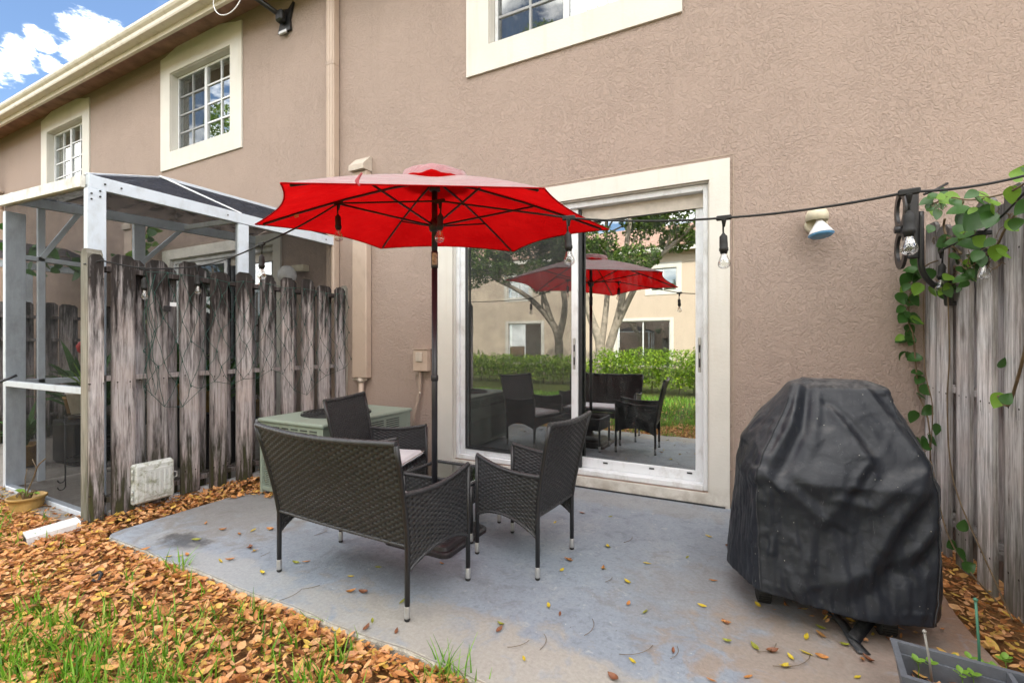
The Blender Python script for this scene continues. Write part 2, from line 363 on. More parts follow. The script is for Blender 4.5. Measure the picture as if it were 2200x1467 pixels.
M['dark'] = flat_mat('dark_gasket', (.025, .026, .028), .6)
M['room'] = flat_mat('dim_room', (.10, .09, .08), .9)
M['blind'] = flat_mat('window_blind', (.66, .66, .62), .6)
M['curtain'] = flat_mat('curtain_cloth', (.30, .31, .32), .9)
M['insect'] = screen_mat('insect_screen', .36, (.07, .072, .072))
M['scr'] = screen_mat('enclosure_screen', .44, (.028, .029, .031))
M['scr_roof'] = screen_mat('roof_screen', .88, (.036, .039, .049))
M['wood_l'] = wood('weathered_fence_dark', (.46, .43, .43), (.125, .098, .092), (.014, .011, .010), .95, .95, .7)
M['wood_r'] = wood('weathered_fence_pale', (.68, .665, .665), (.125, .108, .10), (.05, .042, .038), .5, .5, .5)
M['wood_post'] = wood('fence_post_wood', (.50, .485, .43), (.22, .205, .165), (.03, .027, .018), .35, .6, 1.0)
M['patio'] = concrete('painted_concrete', (.226, .258, .302), (.36, .37, .375), None, [
    (-1.0, -2.30, 1.2, .32, (.36, .33, .285), .85), (.55, -1.75, .85, .55, (.33, .245, .18), .9), (.70, -1.10, .48, .95, (.275, .170, .118), 1.0), (.15, -1.45, .85, .55, (.25, .235, .22), .5), (-3.35, -1.65, .75, .75, (.21, .19, .165), .65),
    (-3.15, -2.22, .22, .12, (.05, .052, .058), .8), (-.9, -.2, 1.3, .2, (.30, .29, .27), .5), (-2.4, -2.3, .9, .14, (.34, .345, .345), .7), (-1.6, -1.9, .7, .3, (.19, .19, .20), .35)])
M['npatio'] = concrete('bare_concrete', (.24, .22, .20), (.36, .34, .32), None, [(-5.4, -2.0, .8, .6, (.16, .14, .12), .5)])
M['slab_edge'] = flat_mat('raw_slab_edge', (.52, .49, .42), .95, var=.5, scale=18, bump=.01)
def soil():
    t = NT('leafy_soil'); p = t.map()
    v = t.noise(p, 26, 6, .7); c = t.ramp(v, [(.3, (.07, .038, .018)), (.5, (.20, .105, .045)), (.62, (.34, .18, .07)), (.75, (.20, .13, .05))])
    far = t.ramp(t.noise(p, .6, 4), [(.35, (.035, .06, .014)), (.65, (.07, .10, .025))])
    y = t.sep()[1]; m = t.math('MULTIPLY', t.math('ADD', t.math('MULTIPLY', y, -1.0), -3.7), 1.2, True)
    c = t.mix(t.math('MULTIPLY', m, .9), c, far)
    t.bsdf(c, .95, .1, t.bump(v, .03, 1.0)); return t.m
M['soil'] = soil()
M['litter'] = island_mat('dry_leaf', [(0, (.20, .070, .025)), (.12, (.42, .17, .05)), (.36, (.66, .30, .10)), (.56, (.74, .43, .20)), (.74, (.60, .29, .15)), (.90, (.72, .50, .09)), (1, (.30, .12, .06))], .55, .18)
def leaf_flat(name, col):
    return flat_mat(name, col, .5, .4, 0, .45, 60)
M['leaf_y'] = leaf_flat('yellow_leaf', (.56, .42, .03)); M['leaf_o'] = leaf_flat('orange_leaf', (.47, .20, .05)); M['leaf_g'] = leaf_flat('olive_leaf', (.26, .27, .03)); M['leaf_b'] = leaf_flat('brown_leaf', (.22, .085, .04))
M['grass'] = island_mat('grass_blade', [(0, (.07, .19, .012)), (.45, (.14, .35, .02)), (.8, (.24, .47, .04)), (1, (.42, .46, .10))], .45, .35)
M['vine_leaf'] = island_mat('vine_leaf', [(0, (.03, .085, .022)), (.55, (.045, .125, .025)), (1, (.08, .17, .03))], .38, .25, .5)
M['vine_lime'] = island_mat('young_vine_leaf', [(0, (.13, .28, .03)), (1, (.22, .38, .05))], .4, .3)
M['stem'] = flat_mat('vine_stem', (.16, .11, .06), .8, var=.4)
M['bark'] = flat_mat('pale_bark', (.36, .31, .25), .9, var=.5, scale=5, bump=.02)
M['tree_leaf'] = island_mat('tree_leaf', [(0, (.05, .11, .02)), (.5, (.10, .18, .03)), (1, (.19, .27, .05))], .5, .4)
M['hedge_leaf'] = island_mat('hedge_leaf', [(0, (.09, .18, .012)), (.5, (.19, .33, .018)), (1, (.34, .46, .03))], .4, .35)
M['house_leaf'] = island_mat('patio_plant_leaf', [(0, (.025, .075, .02)), (.5, (.05, .13, .03)), (1, (.12, .22, .05))], .4, .25)
M['red_flower'] = flat_mat('red_flower', (.55, .03, .03), .5)
M['metal_black'] = flat_mat('black_steel', (.018, .018, .020), .38, .5, 0, .25)
def wicker():
    t = NT('black_wicker'); p = t.map()
    c = t.mix(t.noise(p, 30, 3), (.013, .013, .0145), (.048, .049, .053)); t.bsdf(c, t.ramp(t.noise(p, 90, 3), [(.3, .30), (.7, .52)]), .55, t.bump(t.noise(t.map(scale=(1, 1, 5)), 150, 2), .0008)); return t.m
M['wicker'] = wicker()
M['cap'] = flat_mat('silver_foot', (.48, .48, .48), .35, .5, .6)
M['rubber'] = flat_mat('black_rubber', (.014, .014, .014), .7)
M['cushion'] = flat_mat('cream_cushion', (.70, .71, .74), .9, .2, 0, .06, 20, .001)
M['piping'] = flat_mat('cushion_piping', (.34, .30, .27), .8)
M['tglass'] = glass_pane('table_glass', .20, (.20, .22, .22), 0.0, .05)
def canopy_mat():
    t = NT('red_canopy'); p = t.map()
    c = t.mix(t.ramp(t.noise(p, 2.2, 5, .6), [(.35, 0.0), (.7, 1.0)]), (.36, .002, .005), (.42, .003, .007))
    fade_sheen = t.math('MULTIPLY', t.math('SUBTRACT', 1.0, t.geo.outputs['Backfacing']), t.ramp(t.noise(p, 3.5, 5, .6), [(.3, .72), (.7, .95)]))
    c2 = t.mix(fade_sheen, c, (.60, .40, .42))       # bleached upper side, with the pale sky sheen painted into the colour
    b = t.bsdf(c2, .85, .08, t.bump(t.math('ADD', t.math('MULTIPLY', t.noise(p, 7, 5, .6, .8), 6.0), t.math('MULTIPLY', t.noise(p, 300, 2), .12)), .006, .8))
    t.set(b.inputs['Sheen Weight'], fade_sheen)
    tr = t.n.new('ShaderNodeBsdfTranslucent'); t.L(t.mix(t.ramp(t.noise(p, 5, 6, .65), [(.35, 0.0), (.7, 1.0)]), (.50, .002, .003), (.66, .006, .006)), tr.inputs[0]); mx = t.n.new('ShaderNodeMixShader'); mx.inputs[0].default_value = .45
    t.L(b.outputs[0], mx.inputs[1]); t.L(tr.outputs[0], mx.inputs[2]); t.L(mx.outputs[0], t.out.inputs[0]); return t.m
M['canopy'] = canopy_mat()
M['cloth_red'] = flat_mat('red_tie', (.48, .09, .11), .8)
M['pole'] = flat_mat('umbrella_pole', (.020, .020, .024), .35, .5)
M['brass'] = flat_mat('worn_label', (.42, .38, .25), .5, .5, 0, .7, 60)
M['base'] = flat_mat('umbrella_base', (.035, .030, .033), .42, .5, 0, .5, 9, .002)
M['ac'] = dirty_white('ac_green_enamel', (.245, .295, .245), .5, (.20, .19, .13), .55)
M['ac_dark'] = flat_mat('ac_coil', (.035, .04, .04), .6)
M['grey_box'] = None
def mossy():
    t = NT('mossy_plastic'); p = t.map()
    c = t.mix(t.ramp(t.noise(t.map(scale=(1, 1, 1)), 24, 6, .75), [(.48, 0.0), (.66, .75)]), (.56, .58, .56), (.15, .16, .06)); t.bsdf(c, .7, .3, t.bump(t.noise(p, 90, 3), .002)); return t.m
M['grey_box'] = mossy()
M['lamp_cream'] = flat_mat('cream_fixture', (.62, .56, .42), .5); M['lamp_face'] = flat_mat('blue_lens', (.10, .28, .48), .25); M['lamp_white'] = flat_mat('white_reflector', (.78, .79, .80), .25)
def bulb():
    t = NT('clear_bulb'); g = t.n.new('ShaderNodeBsdfGlossy'); g.inputs['Roughness'].default_value = .02; tr = t.n.new('ShaderNodeBsdfTransparent'); tr.inputs[0].default_value = (.93, .93, .92, 1)
    lw = t.n.new('ShaderNodeLayerWeight'); lw.inputs[0].default_value = .55; mx = t.n.new('ShaderNodeMixShader'); f = t.math('ADD', t.math('MULTIPLY', lw.outputs['Facing'], .55), .10, True)
    t.L(f, mx.inputs[0]); t.L(tr.outputs[0], mx.inputs[1]); t.L(g.outputs[0], mx.inputs[2]); t.L(mx.outputs[0], t.out.inputs[0]); return t.m
M['bulb'] = bulb(); M['filament'] = flat_mat('bulb_stem', (.55, .50, .42), .3)
M['green_wire'] = flat_mat('green_wire', (.010, .055, .042), .5)
def vinyl():
    t = NT('black_vinyl'); p = t.map()
    dust = t.ramp(t.noise(t.map(scale=(1, 1, .5)), 5, 7, .72, 1.0), [(.50, 0.0), (.85, .12)]); scuff = t.ramp(t.noise(t.map(scale=(3, 3, 1)), 13, 7, .8, 2.0), [(.60, 0.0), (.68, .30)])
    c = t.mix(dust, (.010, .0125, .0185), (.055, .066, .088)); c = t.mix(scuff, c, (.20, .20, .21))
    nz = t.math('MULTIPLY', t.math('SUBTRACT', t.sep(t.geo.outputs['Normal'])[2], .55), 2.0, True)
    c = t.mix(t.math('MULTIPLY', nz, t.ramp(t.noise(p, 18, 6, .75), [(.38, .1), (.65, .75)])), c, (.19, .185, .18))   # uneven lighter grey where the cover faces up
    sp = t.ramp(t.voro(p, 34), [(.0, 1.0), (.045, .9), (.07, 0.0)]); c = t.mix(t.math('MULTIPLY', sp, t.ramp(t.noise(p, 6, 2), [(.5, 0.0), (.6, .7)])), c, (.62, .60, .52))
    t.bsdf(c, t.ramp(t.noise(p, 11, 5, .7), [(.3, .38), (.7, .54)]), .36, t.bump(t.math('ADD', t.math('MULTIPLY', t.noise(p, 26, 4, .55, 1.0), 1.5), t.math('MULTIPLY', t.noise(p, 420, 2), .15)), .0022, .6)); return t.m
M['vinyl'] = vinyl(); M['seam'] = flat_mat('cover_stitching', (.045, .047, .052), .8, .3, 0, .6, 60)
M['planter'] = flat_mat('grey_plastic', (.115, .125, .145), .5, .5, 0, .25, 12, .001)
M['pot'] = flat_mat('ochre_pot', (.40, .245, .075), .55, .4, 0, .35, 10, .002); M['white_pot'] = flat_mat('white_pot', (.72, .71, .67), .6)
M['conduit'] = flat_mat('painted_conduit', (.40, .315, .25), .6)

# ------------------------------------------------------------------ ground
def kinded(name, mb, mat): return kind(mb.build(name, mat), 'structure')
SOILZ = -.065
# one sheet to the horizon, gently uneven, dense only near the patio
def ground_sheet():
    xs = np.concatenate([np.linspace(-150, -12, 14), np.linspace(-11, 3, 90), np.linspace(4, 150, 14)])
    ys = np.concatenate([np.linspace(-150, -8, 16), np.linspace(-7.5, 1, 60), np.linspace(2, 150, 14)])
    X, Y = np.meshgrid(xs, ys); near = (np.abs(X+4) < 7.5) & (Y > -7.6) & (Y < 0)
    Z = SOILZ + near*(.012*np.sin(X*3.1+Y*1.7)+.010*np.sin(Y*4.3-X*2.2)) - .02*(Y < -2.9)
    V = np.stack([X, Y, Z], -1).reshape(-1, 3); ny, nx = X.shape
    i = np.arange(ny*nx).reshape(ny, nx); Fc = np.stack([i[:-1, :-1], i[:-1, 1:], i[1:, 1:], i[1:, :-1]], -1).reshape(-1, 4)
    return kind(obj('ground', np_mesh('ground', V, Fc, True), M['soil']), 'structure')
ground_sheet()
PX0, PX1, PY0 = -3.735, .885, -2.385
def patio_outline():
    pts = []
    for k in range(7):
        a = PI + k*(PI/2)/6; pts.append((PX0+.09+.09*math.cos(a), PY0+.09+.09*math.sin(a)))
    n = 34
    for k in range(1, n):
        x = PX0+.09+(PX1-PX0-.09)*k/n; pts.append((x, PY0+.008*math.sin(x*9)+.006*math.sin(x*23)))
    for k in range(0, 12):
        y = PY0 + (0.06-PY0)*k/11; pts.append((PX1+.012*math.sin(y*7), y))
    pts.append((PX0, .06)); return pts
po = patio_outline()
slab = kinded('patio_slab', MB().prism(po, -.16, 0.0), M['patio'])
ed = MB(); n = len(po)
for i in range(7+33):                       # broken, unpainted face of the slab on its open side
    (xa, ya), (xb, yb) = po[i], po[i+1]
    jx = .004; o = .006
    ed.add([(xa-o, ya-o, -.13), (xb-o, yb-o, -.13), (xb-o*.8, yb-o, -.012-.006*random.random()), (xa-o*.8, ya-o, -.012-.006*random.random()), (xa+.004, ya+.004, .0015), (xb+.004, yb+.004, .0015)],
           [(0, 1, 2, 3), (3, 2, 5, 4)])
e_ = ed.build('slab_edge', M['slab_edge'], fix=False); e_.parent = slab
kinded('neighbour_patio', MB().box((-9.5, -2.40, -.16), (-4.2, 0.04, -.012)), M['npatio'])
# ------------------------------------------------------------------ the row of townhouses
house = empty('townhouse_row', (0, 0, 0), 'tan stucco two storey townhouse row with cream trimmed windows', 'house')
WX0, WX1, WT = -24.0, 7.0, 5.80
UPWIN = [(-12.23, -10.27), (-7.97, -5.99), (-2.446, -.434), (-18.0, -16.0), (2.3, 4.3)]      # outer trim x range
DOORS = [(-2.807, -.093), (-7.918, -5.21)]
openings = []
for (a, b) in UPWIN: openings.append((a+.255, b-.255, 4.135, 5.31))
for (a, b) in DOORS: openings.append((a+.20, b-.147, .095, 2.51))
def wall_mb(x0, x1, z0, z1, ops, depth, y0=0.0, sgn=1):
    mb = MB(); xs = sorted({x0, x1, *[o[0] for o in ops], *[o[1] for o in ops]}); zs = sorted({z0, z1, *[o[2] for o in ops], *[o[3] for o in ops]})
    for i in range(len(xs)-1):
        for j in range(len(zs)-1):
            cx, cz = (xs[i]+xs[i+1])/2, (zs[j]+zs[j+1])/2
            if any(o[0] < cx < o[1] and o[2] < cz < o[3] for o in ops): continue
            mb.add([(xs[i], y0, zs[j]), (xs[i+1], y0, zs[j]), (xs[i+1], y0, zs[j+1]), (xs[i], y0, zs[j+1])], [(0, 1, 2, 3) if sgn > 0 else (3, 2, 1, 0)])
    y1 = y0+depth*sgn
    for (a, b, c, d) in ops:
        for q in ([(a, y0, c), (b, y0, c), (b, y1, c), (a, y1, c)], [(a, y0, d), (a, y1, d), (b, y1, d), (b, y0, d)], [(a, y0, c), (a, y1, c), (a, y1, d), (a, y0, d)], [(b, y0, c), (b, y0, d), (b, y1, d), (b, y1, c)]):
            mb.add(q, [(0, 1, 2, 3)])
    return mb
w = wall_mb(WX0, WX1, -.2, WT, openings, .16)
w.add([(WX1, 0, -.2), (WX1, 9, -.2), (WX1, 9, WT), (WX1, 0, WT)], [(0, 1, 2, 3)]); w.add([(WX0, 0, -.2), (WX0, 0, WT), (WX0, 9, WT), (WX0, 9, -.2)], [(0, 1, 2, 3)])
w.add([(WX0, 9, -.2), (WX0, 9, WT), (WX1, 9, WT), (WX1, 9, -.2)], [(0, 1, 2, 3)])
wall = w.build('wall', M['stucco'], house, fix=False)
# window surrounds: raised stucco bands, the upper ones with a shallow arched head
def arch_trim(a, b, sill, spring, rise, inner, y0, y1):
    n = 16; top = [(a+(b-a)*k/n, spring+rise*math.sin(PI*min(1, max(0, (k/n-.04)/.92)))) for k in range(n+1)]
    ia, ib, ic, idd = inner; mb = MB(); mb.box((a, y0, sill), (ia, y1, ic)) if False else None
    f = []
    def strip(y):      # ring of quads between outer outline and inner rectangle
        return None
    # bottom, two jambs, head (head follows the arch)
    mb.box((a, y0, sill), (b, y1, ic)); mb.box((a, y0, ic+.0005), (ia, y1, idd)); mb.box((ib, y0, ic+.0005), (b, y1, idd))
    mb.prism([(a, idd+.0005), (b, idd+.0005)] + top[::-1], y0, y1, 'y')
    return mb
for (a, b), op in zip(UPWIN, openings):
    t = arch_trim(a, b, 3.875, 5.575, .15, (op[0]-.003, op[1]+.003, op[2]-.003, op[3]+.003), -.022, -.001).build('window_surround', M['trim'], house)
    # the surround's reveal lining
    ln = MB(); x0, x1, z0, z1 = op
    ln.box((x0, -.003, z0), (x0+.006, .085, z1)); ln.box((x1-.006, -.003, z0), (x1, .085, z1)); ln.box((x0+.007, -.003, z1-.006), (x1-.007, .085, z1)); ln.box((x0+.007, -.003, z0), (x1-.007, .085, z0+.006))
    l_ = ln.build('reveal', M['trim']); l_.parent = t
for (a, b), op in zip(DOORS, openings[len(UPWIN):]):
    mb = MB(); x0, x1, z0, z1 = op; x0 -= .003; x1 += .003; z1 += .003; z0 -= .003
    mb.box((a, -.024, -.005), (x0, -.001, z1)); mb.box((x1, -.024, -.005), (b, -.001, z1)); mb.box((a, -.024, z1+.0005), (b, -.001, 2.655)); mb.box((x0+.0005, -.024, -.005), (x1-.0005, -.001, z0))
    t = mb.build('door_surround', M['trim'], house)
    # scored groove in the stucco round the surround
    g = MB(); g.box((a-.028, -.004, 2.682), (b+.028, .002, 2.69)); g.box((b+.02, -.004, .0), (b+.026, .002, 2.681)); g_ = g.build('groove', M['conduit']); g_.parent = t
    ln = MB(); ln.box((x0+.003, -.003, z0), (x0+.010, .06, z1-.003)); ln.box((x1-.010, -.003, z0), (x1-.003, .06, z1-.003)); ln.box((x0+.011, -.003, z1-.010), (x1-.011, .06, z1-.003)); l_ = ln.build('reveal', M['trim']); l_.parent = t
# double-hung sliders of the upper floor: two sashes of 2 x 4 lights
def window(op, behind, open_side='l'):
    x0, x1, z0, z1 = op; x0 += .008; x1 -= .008; z0 += .008; z1 -= .008; xm = (x0+x1)/2; fw = .035
    fr = MB(); fr.bbox((x0, .085, z0), (x0+fw, .15, z1)); fr.bbox((x1-fw, .085, z0), (x1, .15, z1)); fr.bbox((x0+fw, .085, z1-fw), (x1-fw, .15, z1)); fr.bbox((x0+fw, .085, z0), (x1-fw, .15, z0+fw))
    fr.bbox((xm-.028, .080, z0+fw), (xm+.028, .135, z1-fw))
    f = fr.build('window_frame', M['white'], house)
    for side in (0, 1):
        a, b = (x0+fw, xm-.028) if side == 0 else (xm+.028, x1-fw); y = .112 if side == 0 else .102
        m = MB()
        a2, b2, c2, d2 = a, b, z0+fw, z1-fw
        m.box(((a2+b2)/2-.011, y-.012, c2), ((a2+b2)/2+.011, y+.008, d2))
        for k in (1, 2, 3):
            z = c2+(d2-c2)*k/4
            for q0, q1 in ((a2, (a2+b2)/2-.0115), ((a2+b2)/2+.0115, b2)): m.box((q0, y-.011, z-.011), (q1, y+.007, z+.011))
        mo = m.build('muntin', M['white']); mo.parent = f
        p = MB().add([(a, y+.003, z0+fw), (b, y+.003, z0+fw), (b, y+.003, z1-fw), (a, y+.003, z1-fw)], [(0, 1, 2, 3)]).build('pane', M['wglass'], fix=False); p.parent = f
        if side == 0 and open_side == 'l':
            s_ = MB().add([(a, .086, z0+fw), (b, .086, z0+fw), (b, .086, z1-fw), (a, .086, z1-fw)], [(0, 1, 2, 3)]).build('insect_screen', M['insect'], fix=False); s_.parent = f
    if behind == 'blind':
        bl = MB(); k = z0+.04
        while k < z1-.03:
            bl.add([(x0+.03, .195, k), (x1-.03, .195, k), (x1-.03, .175, k+.036), (x0+.03, .175, k+.036)], [(0, 1, 2, 3)]); k += .045
        b_ = bl.build('blind', M['blind'], fix=False); b_.parent = f
    elif behind == 'curtain':
        cu = MB(); nn = 40; xa, xb = x0, xm-.35
        vs = [(xa+(xb-xa)*k/nn, .22+.02*math.sin(k*1.1), z) for z in (z0, z1) for k in range(nn+1)]
        cu.add(vs, [(k, k+1, nn+2+k, nn+1+k) for k in range(nn)], True); c_ = cu.build('curtain', M['curtain'], fix=False); c_.parent = f
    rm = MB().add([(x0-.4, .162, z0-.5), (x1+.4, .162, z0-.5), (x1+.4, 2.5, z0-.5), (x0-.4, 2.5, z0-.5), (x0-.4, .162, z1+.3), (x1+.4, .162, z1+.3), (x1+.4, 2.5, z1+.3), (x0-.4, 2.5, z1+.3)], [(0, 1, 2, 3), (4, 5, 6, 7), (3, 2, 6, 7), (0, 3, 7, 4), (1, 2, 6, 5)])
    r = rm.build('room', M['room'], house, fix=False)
for op, bh, os_ in zip(openings[:5], ('blind', 'curtain', 'curtain', 'blind', 'blind'), ('r', 'l', 'l', 'r', 'r')): window(op, bh, os_)
# sliding glass doors
GROT = math.radians(1.05)
def glass_quad(a, b, z0, z1, y, rot=True):
    cx = (a+b)/2; h = (b-a)/2; c, s_ = math.cos(GROT if rot else 0), math.sin(GROT if rot else 0)
    return MB().add([(cx-h*c, y+h*s_, z0), (cx+h*c, y-h*s_, z0), (cx+h*c, y-h*s_, z1), (cx-h*c, y+h*s_, z1)], [(0, 1, 2, 3)])
def sliding_door(op, full=True):
    x0, x1, z0, z1 = op; x0 += .008; x1 -= .008
    z0 += .002; z1 -= .009
    fr = MB(); fr.bbox((x0, .028, z0), (x0+.036, .16, z1)); fr.bbox((x1-.036, .028, z0), (x1, .16, z1)); fr.bbox((x0+.036, .028, z1-.05), (x1-.036, .16, z1)); fr.bbox((x0+.036, .02, z0), (x1-.036, .16, z0+.045))
    f = fr.build('door_frame', M['white'], house)
    xa, xb = x0+.036, x1-.036; xm = x0+(x1-x0)*.532
    def sash(a, b, c, d, y, mat, st, hd, bt):
        m = MB(); m.bbox((a, y, c), (a+st, y+.036, d)); m.bbox((b-st, y, c), (b, y+.036, d)); m.bbox((a+st, y, d-hd), (b-st, y+.036, d)); m.bbox((a+st, y, c), (b-st, y+.036, c+bt)); return m
    s1 = sash(xa, xm+.03, z0+.046, z1-.051, .052, M['white'], .062, .075, .06).build('sash', M['white']); s1.parent = f
    s2 = sash(xm-.03, xb, z0+.046, z1-.051, .104, M['white'], .062, .11, .085).build('sash', M['white']); s2.parent = f
    hd = MB().box((xm+.04, .092, z1-.165), (xb-.002, .103, z1-.052)).build('head_rail', M['bronze']); hd.parent = f
    g1 = glass_quad(xa+.06, xm-.03, z0+.10, z1-.12, .072).build('glass', M['glass'], fix=False); g1.parent = f
    g2 = glass_quad(xm+.03, xb-.06, z0+.13, z1-.16, .122).build('glass', M['glass'], fix=False); g2.parent = f
    gk = MB(); gk.box((xm+.032, .064, z0+.05), (xm+.055, .10, z1-.06)); gk.box((xa+.064, .046, z0+.10), (xa+.085, .051, z1-.12)); gk.box((xa+.086, .046, z0+.10), (xm-.035, .051, z0+.125)); k_ = gk.build('gasket', M['dark']); k_.parent = f
    s_ = MB().add([(xa+.06, .0485, z0+.126), (xm-.03, .0485, z0+.126), (xm-.03, .0485, z1-.12), (xa+.06, .0485, z1-.12)], [(0, 1, 2, 3)]).build('insect_screen', M['insect'], fix=False); s_.parent = f
    for hx, y in ((xm-.002, .052), (xb-.031, .104)):
        h = MB().bbox((hx-.011, y-.006, 1.02), (hx+.011, y+.002, 1.30)); h_ = h.build('handle', M['cap']); h_.parent = f
        q = MB().bbox((hx-.006, y-.011, 1.06), (hx+.006, y-.006, 1.13)).bbox((hx-.006, y-.011, 1.18), (hx+.006, y-.006, 1.24)).build('latch', M['dark']); q.parent = f
    wh = MB()
    for q in (.25, .62, .9): wh.box((xm+(xb-xm)*q-.02, .1, z0+.10), (xm+(xb-xm)*q+.02, .1035, z0+.112))
    w_ = wh.build('weep_hole', M['dark']); w_.parent = f
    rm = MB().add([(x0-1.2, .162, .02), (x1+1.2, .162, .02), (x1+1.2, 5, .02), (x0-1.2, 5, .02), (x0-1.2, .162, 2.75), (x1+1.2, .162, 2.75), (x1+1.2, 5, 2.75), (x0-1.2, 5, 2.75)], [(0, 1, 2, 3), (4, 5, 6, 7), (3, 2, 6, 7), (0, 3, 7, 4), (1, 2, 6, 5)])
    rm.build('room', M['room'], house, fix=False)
for op in openings[5:]: sliding_door(op)
# caulked joint at the foot of the wall
MB().box((DOORS[0][0], -.034, .0), (DOORS[0][1]-.03, -.0245, .012)).build('floor_joint', M['dark'], house)
# eaves: soffit, fascia, gutter, roof slopes
sf = MB().box((WX0, -.40, 5.70), (WX1, .0, 5.76)); soff = sf.build('soffit', M['soffit'], house)
vt = MB()
for x in np.arange(-22, 6, 2.35): vt.box((x, -.33, 5.694), (x+.42, -.25, 5.6995))
v_ = vt.build('soffit_vent', M['dark']); v_.parent = soff
MB().prism([(-.402, 5.475), (-.362, 5.475), (-.362, 5.685), (-.402, 5.685)], WX0, WX1, 'x').build('fascia', M['gutter'], house)
gprof = [(-.405, 5.54), (-.505, 5.54), (-.515, 5.56), (-.518, 5.60), (-.545, 5.625), (-.56, 5.65), (-.56, 5.685), (-.548, 5.685), (-.545, 5.665), (-.53, 5.640), (-.505, 5.615), (-.498, 5.555), (-.41, 5.552)]
gut = MB().prism(gprof, WX0, WX1, 'x').build('gutter', M['gutter'], house)
for x in (-9.35, -15.4, -3.3, 2.8):
    s_ = MB().prism([(p[0]+(-.003), p[1]-.003) for p in gprof], x, x+.05, 'x').build('gutter_joint', M['gutter']); s_.parent = gut
rf = MB()
pitch = math.tan(math.radians(22))
z0r = 5.665
rf.prism([(-.47, z0r-.0), (-.47, z0r+.018), (4.5, z0r+.018+4.97*pitch), (9.5, z0r+.018), (9.5, z0r)], WX0-.3, WX1+.3, 'x')
roof = rf.build('roof', M['roof'], house)
# downpipes with straps and offset elbows
def downpipe(x, y, z0, z1, w=.10, d=.075):
    m = MB(); r = .012
    pts = [(x-w/2, y), (x-w/2+r, y-r*0)]
    poly = [(x-w/2, y-d+r), (x-w/2+r, y-d), (x+w/2-r, y-d), (x+w/2, y-d+r), (x+w/2, y), (x-w/2, y)]
    m.prism(poly, z0, z1); 
    for k in (1/6, 3/6, 5/6):                     # pressed ribs on the face
        m.box((x-w/2+w*k-.004, y-d-.004, z0), (x-w/2+w*k+.004, y-d+.001, z1))
    o = m.build('downpipe', M['pipe'], house)
    for z in (4.46, 2.9, 1.0):
        s_ = MB(); q = .004
        s_.prism([(p[0]+(q if p[0] > x else -q), p[1]-q) for p in poly], z, z+.045); st = s_.build('strap', M['pipe']); st.parent = o
    return o
downpipe(-4.255, -.012, -.05, 5.60, .125, .085); downpipe(-14.2, -.012, .2, 4.1, .16, .09)
el = MB().tube([(-14.2, -.055, 4.1), (-14.2, -.06, 4.3), (-14.2, -.14, 4.6), (-14.2, -.30, 5.2), (-14.2, -.45, 5.5)], .06, 10).build('elbow', M['pipe'], house)
# ------------------------------------------------------------------ fittings on the wall
o = empty('pipe_cover', (-3.805, -.005, .82), 'tall tan pipe cover with sloped cap fixed to the wall behind the air conditioner', 'pipe cover')
MB().bbox((-.105, -.085, .05), (.105, 0, 2.34), .008).build('duct', M['pipe'], o)
MB().prism([(-.095, 2.342), (0, 2.342), (0, 2.50), (-.03, 2.50), (-.13, 2.40), (-.13, 2.342)], -.11, .11, 'x').build('cap', M['pipe_cap'], o)
jn = MB(); jn.lathe([(.03, .0), (.045, .01), (.045, .035), (.03, .05)], 12, T(0, -.05, 0)); jn.tube([(-.04, -.05, .03), (-.105, -.055, .035), (-.115, -.055, .02)], .014, 8); jn.tube([(.03, -.05, .03), (.08, -.055, .035)], .013, 8)
jn.build('pipe_joint', M['pipe_cap'], o); MB().tube([(0, -.05, 0), (-.005, -.05, -.2), (-.01, -.06, -.5)], .030, 10).build('pipe', M['pipe'], o)
o2 = empty('pipe_cover', (-8.75, -.005, 2.0), 'short tan pipe cover under the neighbour screened porch roof', 'pipe cover')
MB().bbox((-.12, -.10, -.6), (.12, 0, 1.06), .008).build('duct', M['pipe'], o2); MB().prism([(-.10, 1.061), (0, 1.061), (0, 1.24), (-.03, 1.24), (-.13, 1.14), (-.13, 1.061)], -.125, .125, 'x').build('cap', M['pipe_cap'], o2)
o = empty('switch_box', (-2.97, -.005, 1.075), 'small tan electrical switch box on wall beside sliding door', 'electrical box')
MB().bbox((-.095, -.07, -.11), (.085, 0, .115), .006).build('housing', M['pipe'], o); MB().bbox((-.055, -.082, -.01), (.03, -.071, .085), .004).build('cover', M['pipe_cap'], o); MB().box((-.10, -.078, .116), (.09, 0, .124)).build('rain_hood', M['pipe'], o)
MB().tube([(-.03, -.03, -.11), (-.03, -.03, -.16), (-.035, -.03, -.30), (-.06, -.035, -.42), (-.10, -.04, -.56), (-.12, -.05, -.75)], .016, 8).build('conduit', M['conduit'], o)
MB().lathe([(.012, 0), (.014, .01), (.0, .016)], 8, T(-.015, -.05, -.335) @ Rx(PI/2)).build('clamp', M['pipe_cap'], o)
# lamp over the grill
o = empty('wall_lamp', (.452, -.004, 2.085), 'cream wall lamp with blue faced flood bulb above the covered grill', 'wall lamp')
MB().lathe([(.068, 0), (.068, .04), (.060, .055)], 24, Rx(PI/2) @ Matrix.Diagonal((1, .95, 1, 1))).build('back_plate', M['lamp_cream'], o)
hd = MB(); hd.lathe([(.0, .0), (.055, .0), (.068, -.03), (.068, -.075), (.062, -.075), (.060, -.02)], 24, T(0, -.085, .085)); hd.build('hood', M['lamp_cream'], o)
Mb = T(.008, -.105, .03) @ Rx(math.radians(-8)) @ Ry(math.radians(-5))
MB().lathe([(.018, .0), (.020, -.03), (.030, -.045), (.074, -.115), (.078, -.125)], 24, Mb).build('reflector_bulb', M['lamp_white'], o)
MB().lathe([(.0775, -.1255), (.060, -.139), (.03, -.145), (.0, -.146)], 24, Mb).build('lens', M['lamp_face'], o)
MB().lathe([(.016, .03), (.016, -.002)], 12, Mb).build('lamp_socket', M['brass'], o)
